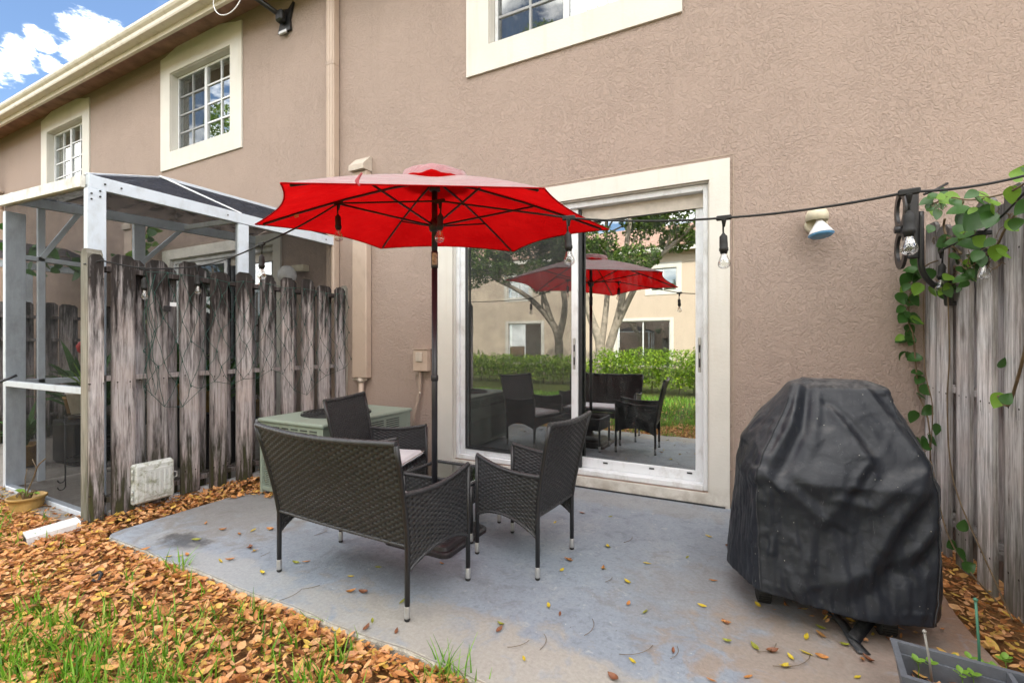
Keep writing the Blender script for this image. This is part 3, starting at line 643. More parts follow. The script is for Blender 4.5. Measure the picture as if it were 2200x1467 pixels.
o = empty('wall_lamp', (-4.83, -.004, 2.10), 'cream wall lamp with white globe behind the grey fence', 'wall lamp')
MB().bbox((-.13, -.09, .02), (.13, 0, .10), .006).build('bracket', M['lamp_cream'], o)
MB().lathe([(0, -.20), (.05, -.19), (.095, -.15), (.11, -.10), (.10, -.05), (.07, 0), (.04, .02)], 20, T(-.06, -.16, .06)).build('globe', M['lamp_white'], o)
# old dish arm under the eave
o = empty('dish_bracket', (-5.11, -.004, 5.30), 'dark grey dish bracket and arm under the eave', 'bracket')
MB().prism([(-.13, -.16), (.10, -.16), (.085, -.02), (.15, .17), (.06, .10), (-.06, .13), (-.14, .15), (-.085, -.02)], -.03, 0, 'y').build('foot', M['metal_black'], o)
MB().tube([(-.02, -.03, .02), (-.06, -.14, .05), (-.16, -.30, .13), (-.45, -.78, .42)], .032, 10).build('arm', M['metal_black'], o); MB().bbox((-.07, -.12, -.07), (.05, -.031, .07), .02).build('clamp', M['metal_black'], o)
MB().bbox((-.08, -.06, -.20), (.06, -.031, -.155), .008).build('plate', M['cap'], o)
c = MB(); c.tube([(-.45+.26*math.cos(a)*.75, -.42-.1*math.sin(a*.5), .10+.20*math.sin(a)) for a in np.linspace(2.6, 6.6, 22)], .006, 6); tag(c.build('coax_cable', M['lamp_white']), 'loop of white cable hanging from the dish arm', 'cable').location = (-5.11, 0, 5.30)

# ------------------------------------------------------------------ fences
def board_mesh(wd, h, t=.019, ear=.035):
    p = [(-wd/2, 0), (wd/2, 0), (wd/2, h-ear), (wd/2-ear, h), (-wd/2+ear, h), (-wd/2, h-ear)]
    mb = MB(); n = 10       # slightly cupped board, subdivided up its length
    mb.prism(p, -t/2, t/2, 'x'); return mb
def fence(name, label, x, ylist, near, mats, zb, zt, rails, post_at, seed):
    rnd = random.Random(seed)
    root = empty(name, (x, 0, 0), label, 'fence')
    wm, pm = mats; ms = []
    for k in range(4):
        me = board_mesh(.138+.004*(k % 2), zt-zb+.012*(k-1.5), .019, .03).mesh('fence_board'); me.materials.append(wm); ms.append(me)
    for i, y in enumerate(ylist):
        for s_, off in ((near, 0), (-near, .1125)):
            o = obj('board', ms[rnd.randrange(4)], None, root, (s_*.0555, y+off+rnd.uniform(-.006, .006), zb+rnd.uniform(-.012, .015)))
            o.rotation_euler = (rnd.uniform(-.008, .008), rnd.uniform(-.006, .006), rnd.uniform(-.03, .03) + (PI if rnd.random() < .5 else 0))
    if pm is not wm:
        me = MB().prism([(-.041, 0), (.041, 0), (.041, zt-zb-.03), (.02, zt-zb), (-.02, zt-zb), (-.041, zt-zb-.03)], -.0095, .0095, 'x').mesh('fence_board'); me.materials.append(wm); obj('board', me, None, root, (near*.0555, -2.302, zb-.012))  # thin facing that stands for the dark mildewed side of the post
    y0, y1 = min(ylist)-.10, max(ylist)+.12
    for z in rails:
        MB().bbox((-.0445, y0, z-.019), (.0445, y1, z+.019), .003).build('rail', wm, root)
    for y in post_at:
        if y < -2.2 and pm is not wm: y -= .005
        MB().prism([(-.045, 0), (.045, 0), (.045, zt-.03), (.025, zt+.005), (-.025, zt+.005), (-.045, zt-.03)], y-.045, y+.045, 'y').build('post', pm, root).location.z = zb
    return root
yl = [-.115+(-.2249)*k for k in range(10)]
fence('fence', 'dark weathered wooden fence with gaps and a net of green lights', -4.115, yl, 1, (M['wood_l'], M['wood_post']), .02, 1.89, (.13, 1.0, 1.785), (-2.30, .02), 3)
yr = [-.905+.222*k for k in range(-13, 4)]+[-.075]
rf_ = fence('fence', 'pale grey wooden fence on the right beside the covered grill', 1.108, yr, -1, (M['wood_r'], M['wood_r']), .0, 1.975, (.2, .98, 1.72), (-1.9, ), 5)
rf_.rotation_euler.z = .083          # the fence runs slightly out of square with the house
fence('fence', 'dark wooden fence beyond the plants inside the screened porch', -8.35, [-.115-.225*k for k in range(10)], 1, (M['wood_l'], M['wood_post']), .0, 1.80, (.3, 1.3, 1.6), (-2.30,), 9)
# weatherproof box on the left fence
o = empty('outlet_box', (-4.028, -1.975, .205), 'grey mossy outlet box with hinged lid low on the left fence', 'electrical box')
bk = MB().bbox((-.02, -.135, -.15), (.02, .135, .15), .012); bk.build('back_box', M['grey_box'], o)
MB().bbox((.021, -.128, -.14), (.048, .132, .143), .014).build('lid', M['grey_box'], o)
rb = MB(); rb.bbox((.049, -.085, -.105), (.056, .11, .105), .004)
for k in range(6): rb.bbox((.0565, -.075+.032*k, -.085), (.061, -.060+.032*k, .085), .002)
rb.build('ribbed_panel', M['grey_box'], o)
for z in (-.10, -.05, .05, .10): MB().tube([(.02, -.137, z-.016), (.02, -.137, z+.016)], .007, 8).build('hinge', M['grey_box'], o)
MB().tube([(.02, .14, .04), (.02, .158, .035), (.02, .16, .0), (.02, .14, -.005)], .006, 8).build('hasp', M['cap'], o)
# drain elbow lying at the foot of the fence
o = empty('drain_spout', (-4.12, -2.39, 0), 'white drain spout end lying at the corner fence post', 'drain pipe')
Md = Rz(math.radians(-100)) @ Ry(math.radians(5))
MB().prism([(-.07, .0), (.07, .0), (.07, .075), (.06, .085), (-.06, .085), (-.07, .075)], -.02, .24, 'x', Md).build('spout', M['white'], o); MB().prism([(-.06, .01), (.06, .01), (.06, .07), (-.06, .07)], .236, .2415, 'x', Md).build('mouth', M['dark'], o)
o.location.z = -.05
sp = MB().bbox((-4.16, -2.2, -.03), (-4.115, -.1, .03), .006); tag(sp.build('sill_plate', M['white']), 'white base rail of the porch seen under the fence boards', 'rail')
# net lights draped over the left fence
nl = empty('net_lights', (-4.03, -1.2, 1.2), 'net of dark green string lights draped over the left fence', 'net lights')
nm = MB(); NI, NJ = 15, 6; rr = random.Random(4)
node = {}
for i in range(NI+1):
    for j in range(NJ+1):
        y = -2.02+1.93*i/NI + (.5*1.93/NI if j % 2 else 0); s_ = (i/NI)
        sag = .05*math.sin(s_*PI*5)**2
        z = 1.80-(.152+.012*math.sin(i*1.3))*j*(.97+.1*math.sin(i*.7)) - sag*(j/NJ) + rr.uniform(-.018, .018)
        node[i, j] = Vector((rr.uniform(-.003, .018), y+rr.uniform(-.02, .02)+1.2, z-1.2))
bl = MB()
for (i, j), p in node.items():
    if j == NJ: continue
    for di in ((0, 1) if j % 2 else (-1, 0)):
        q = node.get((i+di, j+1))
        if q is None: continue
        mid = (p+q)/2 + Vector((rr.uniform(0, .01), rr.uniform(-.015, .015), -.012)); nm.tube([p, (p+mid)/2+Vector((0, 0, -.003)), mid, (mid+q)/2, q], .0021, 4, False)
    bl.tube([p+Vector((0, 0, .004)), p+Vector((.004, .004, -.018))], .0042, 5)
for j in (0, NJ):
    nm.tube([node[i, j] for i in range(NI+1)], .0022, 4, False)
for k in range(4):
    nm.tube([(.012, -.82+.02*k+.02*math.sin(t*3+k), .58-t*.22) for t in np.linspace(0, 4.2, 16)], .002, 4, False)
nm.build('net_wire', M['green_wire'], nl); kind(bl.build('mini_bulb', M['green_wire'], nl), 'stuff')
pg = MB().bbox((.0, -.70, .30), (.02, -.655, .345), .003); pg.build('plug', M['metal_black'], nl); MB().box((.005, -.655, .345), (.007, -.61, .375)).build('paper_tag', M['lamp_white'], nl)
# ------------------------------------------------------------------ the neighbour's screened porch
en = empty('screen_enclosure', (-4.22, -2.29, 0), 'white framed screened porch with dark screen roof left of the fence', 'screened porch')
def bar(a, b, w=.05, h=.05, up=Vector((0, 0, 1))):
    a, b = Vector(a), Vector(b); t = (b-a); ln = t.length; t.normalize(); s_ = t.cross(up)
    if s_.length < 1e-4: s_ = Vector((1, 0, 0))
    s_.normalize(); u = s_.cross(t); Mx = Matrix((( t.x, s_.x, u.x, a.x), (t.y, s_.y, u.y, a.y), (t.z, s_.z, u.z, a.z), (0, 0, 0, 1)))
    return MB().bbox((0, -w/2, -h/2), (ln, w/2, h/2), .003, Mx)
off = Vector(en.location)
def eb(name, a, b, w=.05, h=.05, mat='encl', up=Vector((0, 0, 1))):
    o = bar(Vector(a)-off, Vector(b)-off, w, h, up).build(name, M[mat], en); return o
X1, X0, Y1, ZT = -4.225, -5.735, -2.29, 2.37
def post(x, y, z1=ZT, w=.05, d=.10): 
    return MB().bbox((x-w/2-off.x, y-d/2-off.y, 0), (x+w/2-off.x, y+d/2-off.y, z1), .003).build('post', M['encl'], en)
post(X1+.001, Y1+.045, 2.372, .06, .11); post(X1, -1.145); post(X1, -.05, 2.40, .045, .06); post(X0, Y1+.06, 2.40, .05, .13); post(X0, -2.06, 2.50, .04, .05); post(X0, -1.30, 2.54); post(X0, -.06, 2.56)
scr_bolts = MB()
for z in (2.33, 2.29):
    for yy in (.01, .06): scr_bolts.lathe([(0, 0), (.007, .0), (.007, .004), (0, .005)], 8, T(.033, yy, z+.03*(yy > .05)) @ Ry(PI/2))
scr_bolts.build('screw', M['dark'], en)
for y in (-2.20, -2.10, -1.3, -1.0, -.2): 
    q = MB().lathe([(0, 0), (.007, .0), (.007, .004), (0, .005)], 8, T(.028, y-off.y, 2.42) @ Ry(PI/2)).build('screw', M['dark'], en)
eb('top_beam', (X1, Y1, 2.42), (X1, -.02, 2.425), .055, .095); eb('top_beam', (X1-.028, Y1-.002, 2.42), (X0-.02, Y1-.002, 2.485), .055, .085, 'encl_dirty'); eb('top_beam', (X0+.02, Y1+.03, 2.52), (X0+.02, -.02, 2.60), .05, .095)
eb('mid_rail', (X1-.028, Y1+.02, .905), (X0, Y1+.02, .905), .045, .05); eb('base_rail', (X1-.028, Y1+.02, .0), (X0, Y1+.02, .0), .05, .045); eb('mid_rail', (X0, Y1+.1, 2.02), (X0, -1.36, 2.0), .04, .04); eb('mid_rail', (X0, Y1+.1, .905), (X0, -.1, .905), .04, .05)
RP = Vector((-4.985, -1.47, 2.835)); RE = Vector((-4.985, 0.0, 2.85))
eb('ridge', RP, RE, .03, .04); eb('hip_rafter', (X1, Y1, 2.47), RP, .022, .022); eb('hip_rafter', (X0, Y1, 2.53), RP, .022, .022); eb('rafter', (X1-.01, -1.15, 2.478), RP+Vector((.02, .0, .010)), .020, .016, 'white')
eb('tie_beam', (X0+.04, -.86, 2.575), (X1-.03, -1.12, 2.43), .035, .05, 'white')
eb('brace', (X0+.02, -.90, 2.54), (X0+.02, -1.36, 2.02), .03, .04); eb('brace', (X0+.02, -1.80, 2.50), (X0+.02, -2.06, 2.03), .03, .04)
def quad(name, pts, mat): return MB().add([Vector(p)-off for p in pts], [tuple(range(len(pts)))]).build(name, M[mat], en, fix=False)
quad('screen', [(X1, Y1, 0), (X1, -.02, 0), (X1, -.02, 2.40), (X1, Y1, 2.40)], 'scr'); quad('screen', [(X1, Y1, 0), (X1, Y1, 2.40), (X0, Y1, 2.45), (X0, Y1, 0)], 'scr'); quad('screen', [(X0, Y1, 0), (X0, -.02, 0), (X0, -.02, 2.55), (X0, Y1, 2.50)], 'scr')
quad('roof_screen', [(X1, Y1, 2.472), (X1, -.01, 2.474), RE, RP], 'scr_roof'); quad('roof_screen', [(X1, Y1, 2.472), RP, (X0, Y1, 2.535)], 'scr_roof'); quad('roof_screen', [(X0, Y1, 2.535), RP, RE, (X0, -.01, 2.65)], 'scr_roof')
rl = MB()
for (u, v) in ((322, 405), (468, 423), (455, 448), (505, 440), (540, 447), (395, 415)):
    pass
# second porch beyond
e2 = empty('screen_enclosure', (-9.3, -1.0, 0), 'grey framed porch further left seen dimly through the near screen', 'screened porch')
for (x, y) in ((-.3, -1.25), (-.3, .0), (-.3, .9), (-3.5, -1.25)): MB().bbox((x-.05, y-.05, 0), (x+.05, y+.05, 2.35), .004).build('post', M['encl'], e2)
MB().bbox((-.35, -1.3, 2.36), (-.25, .95, 2.46), .004).build('top_beam', M['encl'], e2); MB().bbox((-3.6, -1.3, 2.36), (-.36, -1.2, 2.46), .004).build('top_beam', M['encl'], e2)
MB().add([(-.2, -1.35, 2.47), (-.2, 1.0, 2.47), (-1.9, 1.0, 3.0), (-1.9, -.6, 3.0), (-3.7, -1.35, 2.47)], [(0, 1, 2, 3), (0, 3, 4)]).build('roof_screen', M['scr_roof'], e2, fix=False)

# ------------------------------------------------------------------ leaf builders
def leaf_template(nseg=4, wd=.5, fold=.25, curl=.35, heart=False):
    """unit-length leaf along +x: 3 columns (edge, midrib, edge) x nseg+1 rows"""
    V = []
    for i in range(nseg+1):
        s_ = i/nseg
        if heart: hw = wd*(math.sin(PI*min(1, s_**.62))**.8)*.5 if 0 < s_ < 1 else (.10 if s_ == 0 else 0)
        else: hw = wd*.5*math.sin(PI*s_)**.75 if 0 < s_ < 1 else .012
        z = curl*(s_-.5)**2
        V += [(s_, hw, z+fold*hw), (s_, 0, z), (s_, -hw, z+fold*hw)]
    F_ = []
    for i in range(nseg):
        a = i*3; F_ += [(a, a+3, a+4, a+1), (a+1, a+4, a+5, a+2)]
    return np.array(V, dtype=np.float64), np.array(F_, dtype=np.int32)
def scatter(tmpl, pos, size, yaw, tilt, roll, wmul=None):
    V, Fc = tmpl; n = len(pos); B = V[None]*size[:, None, None]
    if wmul is not None: B = B*np.stack([np.ones(n), wmul, np.ones(n)], -1)[:, None, :]
    B = B - np.array([.5, 0, 0])*size[:, None, None]
    c, s_ = np.cos(roll)[:, None], np.sin(roll)[:, None]; x, y, z = B[..., 0], B[..., 1], B[..., 2]
    y, z = y*c-z*s_, y*s_+z*c
    c, s_ = np.cos(tilt)[:, None], np.sin(tilt)[:, None]; x, z = x*c+z*s_, -x*s_+z*c
    c, s_ = np.cos(yaw)[:, None], np.sin(yaw)[:, None]; x, y = x*c-y*s_, x*s_+y*c
    P = np.stack([x, y, z], -1)+pos[:, None, :]; k = V.shape[0]
    return P.reshape(-1, 3), (Fc[None]+(np.arange(n)*k)[:, None, None]).reshape(-1, 4)
def in_patio(x, y): return (x > PX0-.005) & (x < PX1+.005) & (y > PY0-.005)
LT = leaf_template(4, .52, .35, .5)
def litter():
    P = []
    def area(n, x0, x1, y0, y1, zt=.0, zj=.035):
        x = rng.uniform(x0, x1, n); y = rng.uniform(y0, y1, n); k = ~in_patio(x, y)
        z = SOILZ+zt+rng.uniform(.0, zj, n); P.append(np.stack([x, y, z], -1)[k])
    area(36000, -7.6, 1.6, -3.6, -2.36, .012, .042); area(2600, -7.0, -3.8, -2.62, -2.28, .03, .03); area(1700, -3.9, 1.0, -2.46, -2.385, .02, .035)
    area(1300, -4.12, -3.72, -2.42, -1.15, .045, .05); area(300, -4.3, -4.1, -2.3, -.2, .04, .03); area(1100, .87, 1.22, -2.1, 0, .03, .05); area(1300, .9, 2.4, -3.3, -1.9, .0, .04)
    area(4500, -9, 3, -6.5, -3.6, .0, .03)
    # drift of dark leaves caught under the grill and beside the condenser
    x = rng.normal(.42, .16, 170); y = rng.normal(-1.18, .16, 170); P.append(np.stack([x, y, .006+rng.uniform(0, .012, 170)], -1))
    x = rng.uniform(-3.68, -3.4, 60); y = rng.normal(-1.40, .03, 60); P.append(np.stack([x, y, .006+rng.uniform(0, .01, 60)], -1))
    x = rng.uniform(-3.735, -3.66, 60); y = rng.uniform(-1.6, -1.3, 60); P.append(np.stack([x, y, .006+rng.uniform(0, .01, 60)], -1))
    P = np.concatenate(P); n = len(P)
    V, Fc = scatter(LT, P, np.clip(rng.lognormal(-3.45, .34, n), .013, .062), rng.uniform(0, 2*PI, n), rng.normal(0, .30, n), rng.normal(0, .40, n), rng.uniform(.6, 1.3, n))
    o = obj('leaf_litter', np_mesh('leaf_litter', V, Fc, True), M['litter']); tag(o, 'carpet of dry orange and brown leaves around the patio', 'fallen leaves'); kind(o, 'stuff')
litter()
# single leaves lying on the slab, each its own object
leaf_px = [(t[0]/2.716+520, t[1]/2.716+820) for t in [(65,865),(165,860),(45,965),(75,985),(315,1055),(375,1050),(120,1115),(635,1135),(795,1080),(1165,1060),(635,1225),(710,1228),(935,1282),(760,1392),(725,1437),(1865,1098),(2110,1088),(1905,1040),(1790,1305),(1855,1352),(1510,1415),(1500,1445),(2150,785),(1985,765),(1825,820),(900,1455),(2135,960)]]
leaf_px += [(t[0]/3.667+1100, t[1]/3.667+1150) for t in [(755,87),(445,190),(720,258),(1065,218),(1380,170),(910,368),(1585,355),(1690,80),(918,540),(1050,600),(1500,552),(1685,680),(1940,550),(1695,832),(1268,905),(1915,878),(2050,910),(950,985),(95,968),(805,1122),(1860,1110),(2150,1030),(1570,1140),(1550,8)]]
leaf_px += [(t[0]/2.135+1540, t[1]/2.135+780) for t in [(475,1215),(410,1255),(480,1345),(695,1360),(585,1290),(410,1328),(340,1348),(255,1320),(645,1438),(40,1187),(312,1388),(1015,1128)]]
leaf_px += [(t[0]/2.894, t[1]/2.894+960) for t in [(1280,472),(1220,575),(1385,515),(1487,538),(1685,510),(1165,668),(1120,678),(1050,682),(905,637),(1430,700),(1370,708),(1560,625),(1580,643)]]
lm = []
for k in range(4):
    V, Fc = leaf_template(5, .31+.045*k, .35+.12*k, .25+.25*k); V[:, 0] -= .5; lm.append((V, Fc))
meshes = {}
names = {'y': 'yellow', 'o': 'orange', 'g': 'olive green', 'b': 'brown'}
for (u, v) in leaf_px:
    p = gp(u, v, 0.004)
    c = random.choices('yogb', (38, 26, 20, 16))[0] if u > 1100 else random.choices('yogb', (20, 32, 22, 26))[0]
    k = random.randrange(4)
    if (c, k) not in meshes:
        meshes[c, k] = np_mesh('fallen_leaf', lm[k][0]*.046, lm[k][1], True); meshes[c, k].materials.append(M['leaf_'+c])
    o = obj('fallen_leaf', meshes[c, k], None, None, p); o.rotation_euler = (random.uniform(-.35, .35), random.uniform(-.12, .12), random.uniform(0, 6.28)); o.scale = [random.uniform(.8, 1.25)]*3
    tag(o, 'small %s fallen leaf lying loose on the grey patio' % names[c], 'leaf', '%s leaves scattered on the patio' % names[c])
tw = MB()
for (u, v, a, ln) in ((1340, 1165, .6, .11), (1255, 1365, .9, .13), (1330, 1405, .1, .16), (1440, 1415, .7, .09), (1625, 1400, .2, .12), (1660, 1430, .1, .2), (655, 1060, .5, .1), (600, 1290, .8, .12), (650, 1265, .2, .08), (1160, 1395, 1.1, .1), (1300, 1250, .6, .07), (1090, 1390, .2, .1), (675, 1150, .7, .09), (560, 1195, .9, .06)):
    p = gp(u, v, .004); m = MB(); m.tube([(t*ln*math.cos(a+t*.7), t*ln*math.sin(a+t*.7), .002+.004*math.sin(3*t)) for t in np.linspace(0, 1, 7)], .0013, 4)
    o = m.build('twig', M['stem']); o.location = p; tag(o, 'thin curved brown twig lying on the grey patio', 'twig', 'twigs lying on the patio')
# grass
def blades(pos, ln, wd, lean, yaw, nseg=3):
    n = len(pos); V = np.zeros((n, (nseg+1)*2, 3))
    for i in range(nseg+1):
        t = i/nseg; w_ = wd*(1-t**1.6)*.5+.0004; r = ln*lean*t**1.9; z = ln*t*(1-.28*lean*t)
        cx, cy_ = np.cos(yaw)*r, np.sin(yaw)*r; px, py = -np.sin(yaw)*w_, np.cos(yaw)*w_
        V[:, 2*i] = np.stack([cx+px, cy_+py, z], -1)+pos; V[:, 2*i+1] = np.stack([cx-px, cy_-py, z], -1)+pos
    Fc = np.array([(2*i, 2*i+1, 2*i+3, 2*i+2) for i in range(nseg)], dtype=np.int32)
    return V.reshape(-1, 3), (Fc[None]+(np.arange(n)*(nseg+1)*2)[:, None, None]).reshape(-1, 4)
def lawn():
    # clumps with runners, thick in the near left corner, thinning to the leaf drift beside the slab
    fx, fy = _f.x, _f.y
    cx = rng.uniform(-6.5, 1.5, 9500); cy_ = rng.uniform(-3.75, -2.42, 9500)
    Z = fx*cx + fy*(cy_+3.86); X = (_r.x*cx+_r.y*(cy_+3.86))/np.maximum(Z, .1)
    dens = np.clip((2.30-Z)*2.2, 0, 1)*np.clip((-.42-X)*2.2, .07, 1)
    pn = .5+.5*np.sin(cx*5.3+2.1*np.sin(cy_*4.1))*np.sin(cy_*6.7+1.7*np.sin(cx*3.3)); dens *= .25+1.1*pn
    dens += .16*((Z > 2.9) & (X < -.98))*pn + .05*(Z < 2.5)
    k = (rng.uniform(0, 1, len(cx)) < dens*.72) & ~in_patio(cx, cy_); cx, cy_ = cx[k], cy_[k]
    reps = rng.integers(3, 9, len(cx)); X = np.repeat(cx, reps)+rng.normal(0, .018, reps.sum()); Y = np.repeat(cy_, reps)+rng.normal(0, .018, reps.sum())
    n = len(X); a = blades(np.stack([X, Y, np.full(n, SOILZ)], -1), rng.uniform(.045, .15, n), rng.uniform(.0065, .011, n), np.clip(rng.normal(.45, .25, n), .05, 1), rng.uniform(0, 2*PI, n))
    m = 16000; xb = rng.uniform(-9, 3, m); yb = rng.uniform(-7.4, -3.9, m); b = blades(np.stack([xb, yb, np.full(m, SOILZ-.01)], -1), rng.uniform(.06, .13, m), rng.uniform(.008, .013, m), np.clip(rng.normal(.5, .25, m), .05, 1), rng.uniform(0, 2*PI, m), 3)
    V = np.concatenate([a[0], b[0]]); Fc = np.concatenate([a[1], b[1]+len(a[0])])
    o = obj('lawn_grass', np_mesh('lawn_grass', V, Fc, True), M['grass']); tag(o, 'bright green grass blades growing through the dry leaves', 'grass'); kind(o, 'stuff')
lawn()
for (u, v, n, h, lab) in ((428, 1222, 34, .17, 'green grass tuft at slab edge nearest the fence corner'), (695, 1330, 10, .13, 'small sparse grass tuft at slab edge between two bigger tufts'), (985, 1462, 40, .18, 'thick green grass tuft at slab edge at the bottom of the view')):
    p = gp(u, v, SOILZ); q = np.stack([rng.normal(0, .05, n), rng.normal(0, .018, n), np.zeros(n)], -1)
    V, Fc = blades(q, rng.uniform(h*.5, h, n), rng.uniform(.006, .010, n), np.clip(rng.normal(.5, .25, n), .05, 1.1), rng.uniform(0, 2*PI, n), 4)
    o = obj('grass_tuft', np_mesh('grass_tuft', V, Fc, True), M['grass'], None, (p.x, min(p.y, PY0-.02), SOILZ)); tag(o, lab, 'grass tuft', 'grass tufts along the slab edge')
o = MB().tube([(-.05, 0, .0), (-.02, .02, .018), (.03, .01, .02), (.06, -.02, .0), (.03, -.03, .008)], .008, 6); tag(o.build('cable_clip', M['rubber']), 'short black curl of cable lying in the dry leaves', 'cable').location = gp(208, 1240, SOILZ+.05)

# ------------------------------------------------------------------ condenser
AX0, AX1, AY0, AY1, AZ = -3.602, -2.855, -1.396, -.369, .615
ac = empty('air_conditioner', (AX0, AY0, 0), 'pale green air conditioner unit by the wall behind the wicker chairs', 'air conditioner')
def A(mb, name, mat): o = mb.build(name, M[mat], ac); return o
m = MB(); w_, d_ = AX1-AX0, AY1-AY0; s0 = .028
for (x, y) in ((0, 0), (w_-s0, 0), (0, d_-s0), (w_-s0, d_-s0)): m.bbox((x, y, .0), (x+s0, y+s0, .50), .004)
m.bbox((s0, .004, .035), (w_-s0, .03, .07), .003); m.bbox((s0, d_-.03, .035), (w_-s0, d_-.004, .07), .003); m.bbox((.004, s0, .035), (.03, d_-s0, .07), .003); m.bbox((w_-.03, s0, .035), (w_-.004, d_-s0, .07), .003)
A(m, 'corner_frame', 'ac')
A(MB().box((.034, .034, .05), (w_-.034, d_-.034, .56)), 'coil', 'ac_dark')
lv = MB()
for k in range(28):
    z = .075+k*.0150
    lv.box((s0, .012, z), (w_-s0, .018, z+.0075)); lv.box((w_-.018, s0, z), (w_-.012, d_*.42, z+.0075)); lv.box((.012, s0, z), (.018, d_-s0, z+.0075))
for k in range(1, 8): lv.box((w_*k/8-.003, .0185, .07), (w_*k/8+.003, .024, .5))
kind(A(lv, 'louvre', 'ac'), 'stuff')
tb = MB(); sl = MB()
tb.box((0.002, 0.002, .501), (w_-.002, d_-.002, .5985)); A(tb, 'top_band', 'ac')
A(MB().box((w_-.012, d_*.42, .072), (w_-.003, d_-s0, .5)), 'service_panel', 'ac')
for k in range(6):
    for j in range(3):
        x = .06+k*(w_-.1)/6; sl.box((x, -.0015, .520+j*.022), (x+(w_-.1)/6-.03, .0015, .530+j*.022))
for k in range(4):
    for j in range(5):
        y = .08+k*.205; sl.box((w_-.0035, y, .485+j*.019), (w_-.0005, y+.17, .494+j*.019))
A(sl, 'vent_slot', 'ac_dark')
tp = MB().bbox((-.015, -.015, .60), (w_+.015, d_+.015, .632), .010); tpo = A(tp, 'lid', 'ac')
cx, cy_ = w_*.5, d_*.46
fn = MB().lathe([(.0, .636), (.29, .636), (.295, .634)], 40, T(cx, cy_, 0)); A(fn, 'fan_well', 'ac_dark')
fg = MB()
for r in np.linspace(.05, .29, 9): fg.tube([(cx+r*math.cos(t), cy_+r*math.sin(t), .645+.012*(1-r/.29)) for t in np.linspace(0, 2*PI, 33)], .0028, 5, False)
for k in range(12): 
    a = k*PI/6; fg.tube([(cx+.04*math.cos(a), cy_+.04*math.sin(a), .657), (cx+.295*math.cos(a), cy_+.295*math.sin(a), .641)], .003, 5)
A(fg, 'fan_guard', 'metal_black')

# ------------------------------------------------------------------ wicker furniture
def weave(P, W, H, rp=.0142, cp=.027, amp=.0046, stake=True, flip=1):
    rows = max(3, int(round(H/rp))); cols = max(4, int(round(W/cp))); ns = cols*4
    u = np.linspace(0, 1, ns+1); V = []; Fc = []; o = 0; e = 1e-3
    def nrm(uu, vv):
        a = P(np.clip(uu+e, 0, 1), vv)-P(np.clip(uu-e, 0, 1), vv); b = P(uu, np.clip(vv+e, 0, 1))-P(uu, np.clip(vv-e, 0, 1))
        n = np.cross(a, b); return n/np.maximum(np.linalg.norm(n, axis=-1, keepdims=True), 1e-9)
    for j in range(rows):
        s_ = np.cos(PI*u*cols+PI*j)*amp; hj = rng.uniform(-.05, .05)
        for q, (dv, ex) in enumerate(((-.06, -.0016), (.5, .0016), (1.06, -.0016))):
            v = np.full_like(u, np.clip((j+dv+hj*(q == 1))/rows, -.02, 1.02)); p = P(u, v)
            n = nrm(u, v)*flip; V.append(p+n*(s_*(1.0 if q == 1 else .75)+ex*np.sign(s_))[:, None])
        for q in range(2):
            a = o+q*(ns+1)+np.arange(ns); Fc.append(np.stack([a, a+1, a+ns+2, a+ns+1], -1))
        o += 3*(ns+1)
    if stake:
        nv = 9; vv = np.linspace(0, 1, nv)
        for i in range(cols+1):
            uc = np.full(nv, i/cols); du = .0035/W
            a = P(np.clip(uc-du, 0, 1), vv); b = P(np.clip(uc+du, 0, 1), vv); V += [a, b]
            k = o+np.arange(nv-1); Fc.append(np.stack([k, k+1, k+nv+1, k+nv], -1)); o += 2*nv
    return np.concatenate(V), np.concatenate(Fc)
def wrapped(mb, pts, r, pitch=.02):
    # cane-wrapped rail: radius steps where each turn of cane overlaps the next
    pts = [Vector(p) for p in pts]; out_, rad = [], []; acc = 0
    for a, b in zip(pts[:-1], pts[1:]):
        n = max(2, int((b-a).length/(pitch/3)))
        for k in range(n): out_.append(a.lerp(b, k/n)); rad.append(r*(1.0 if (len(out_) % 3) else .86))
    out_.append(pts[-1]); rad.append(r); mb.tube(out_, rad, 7)
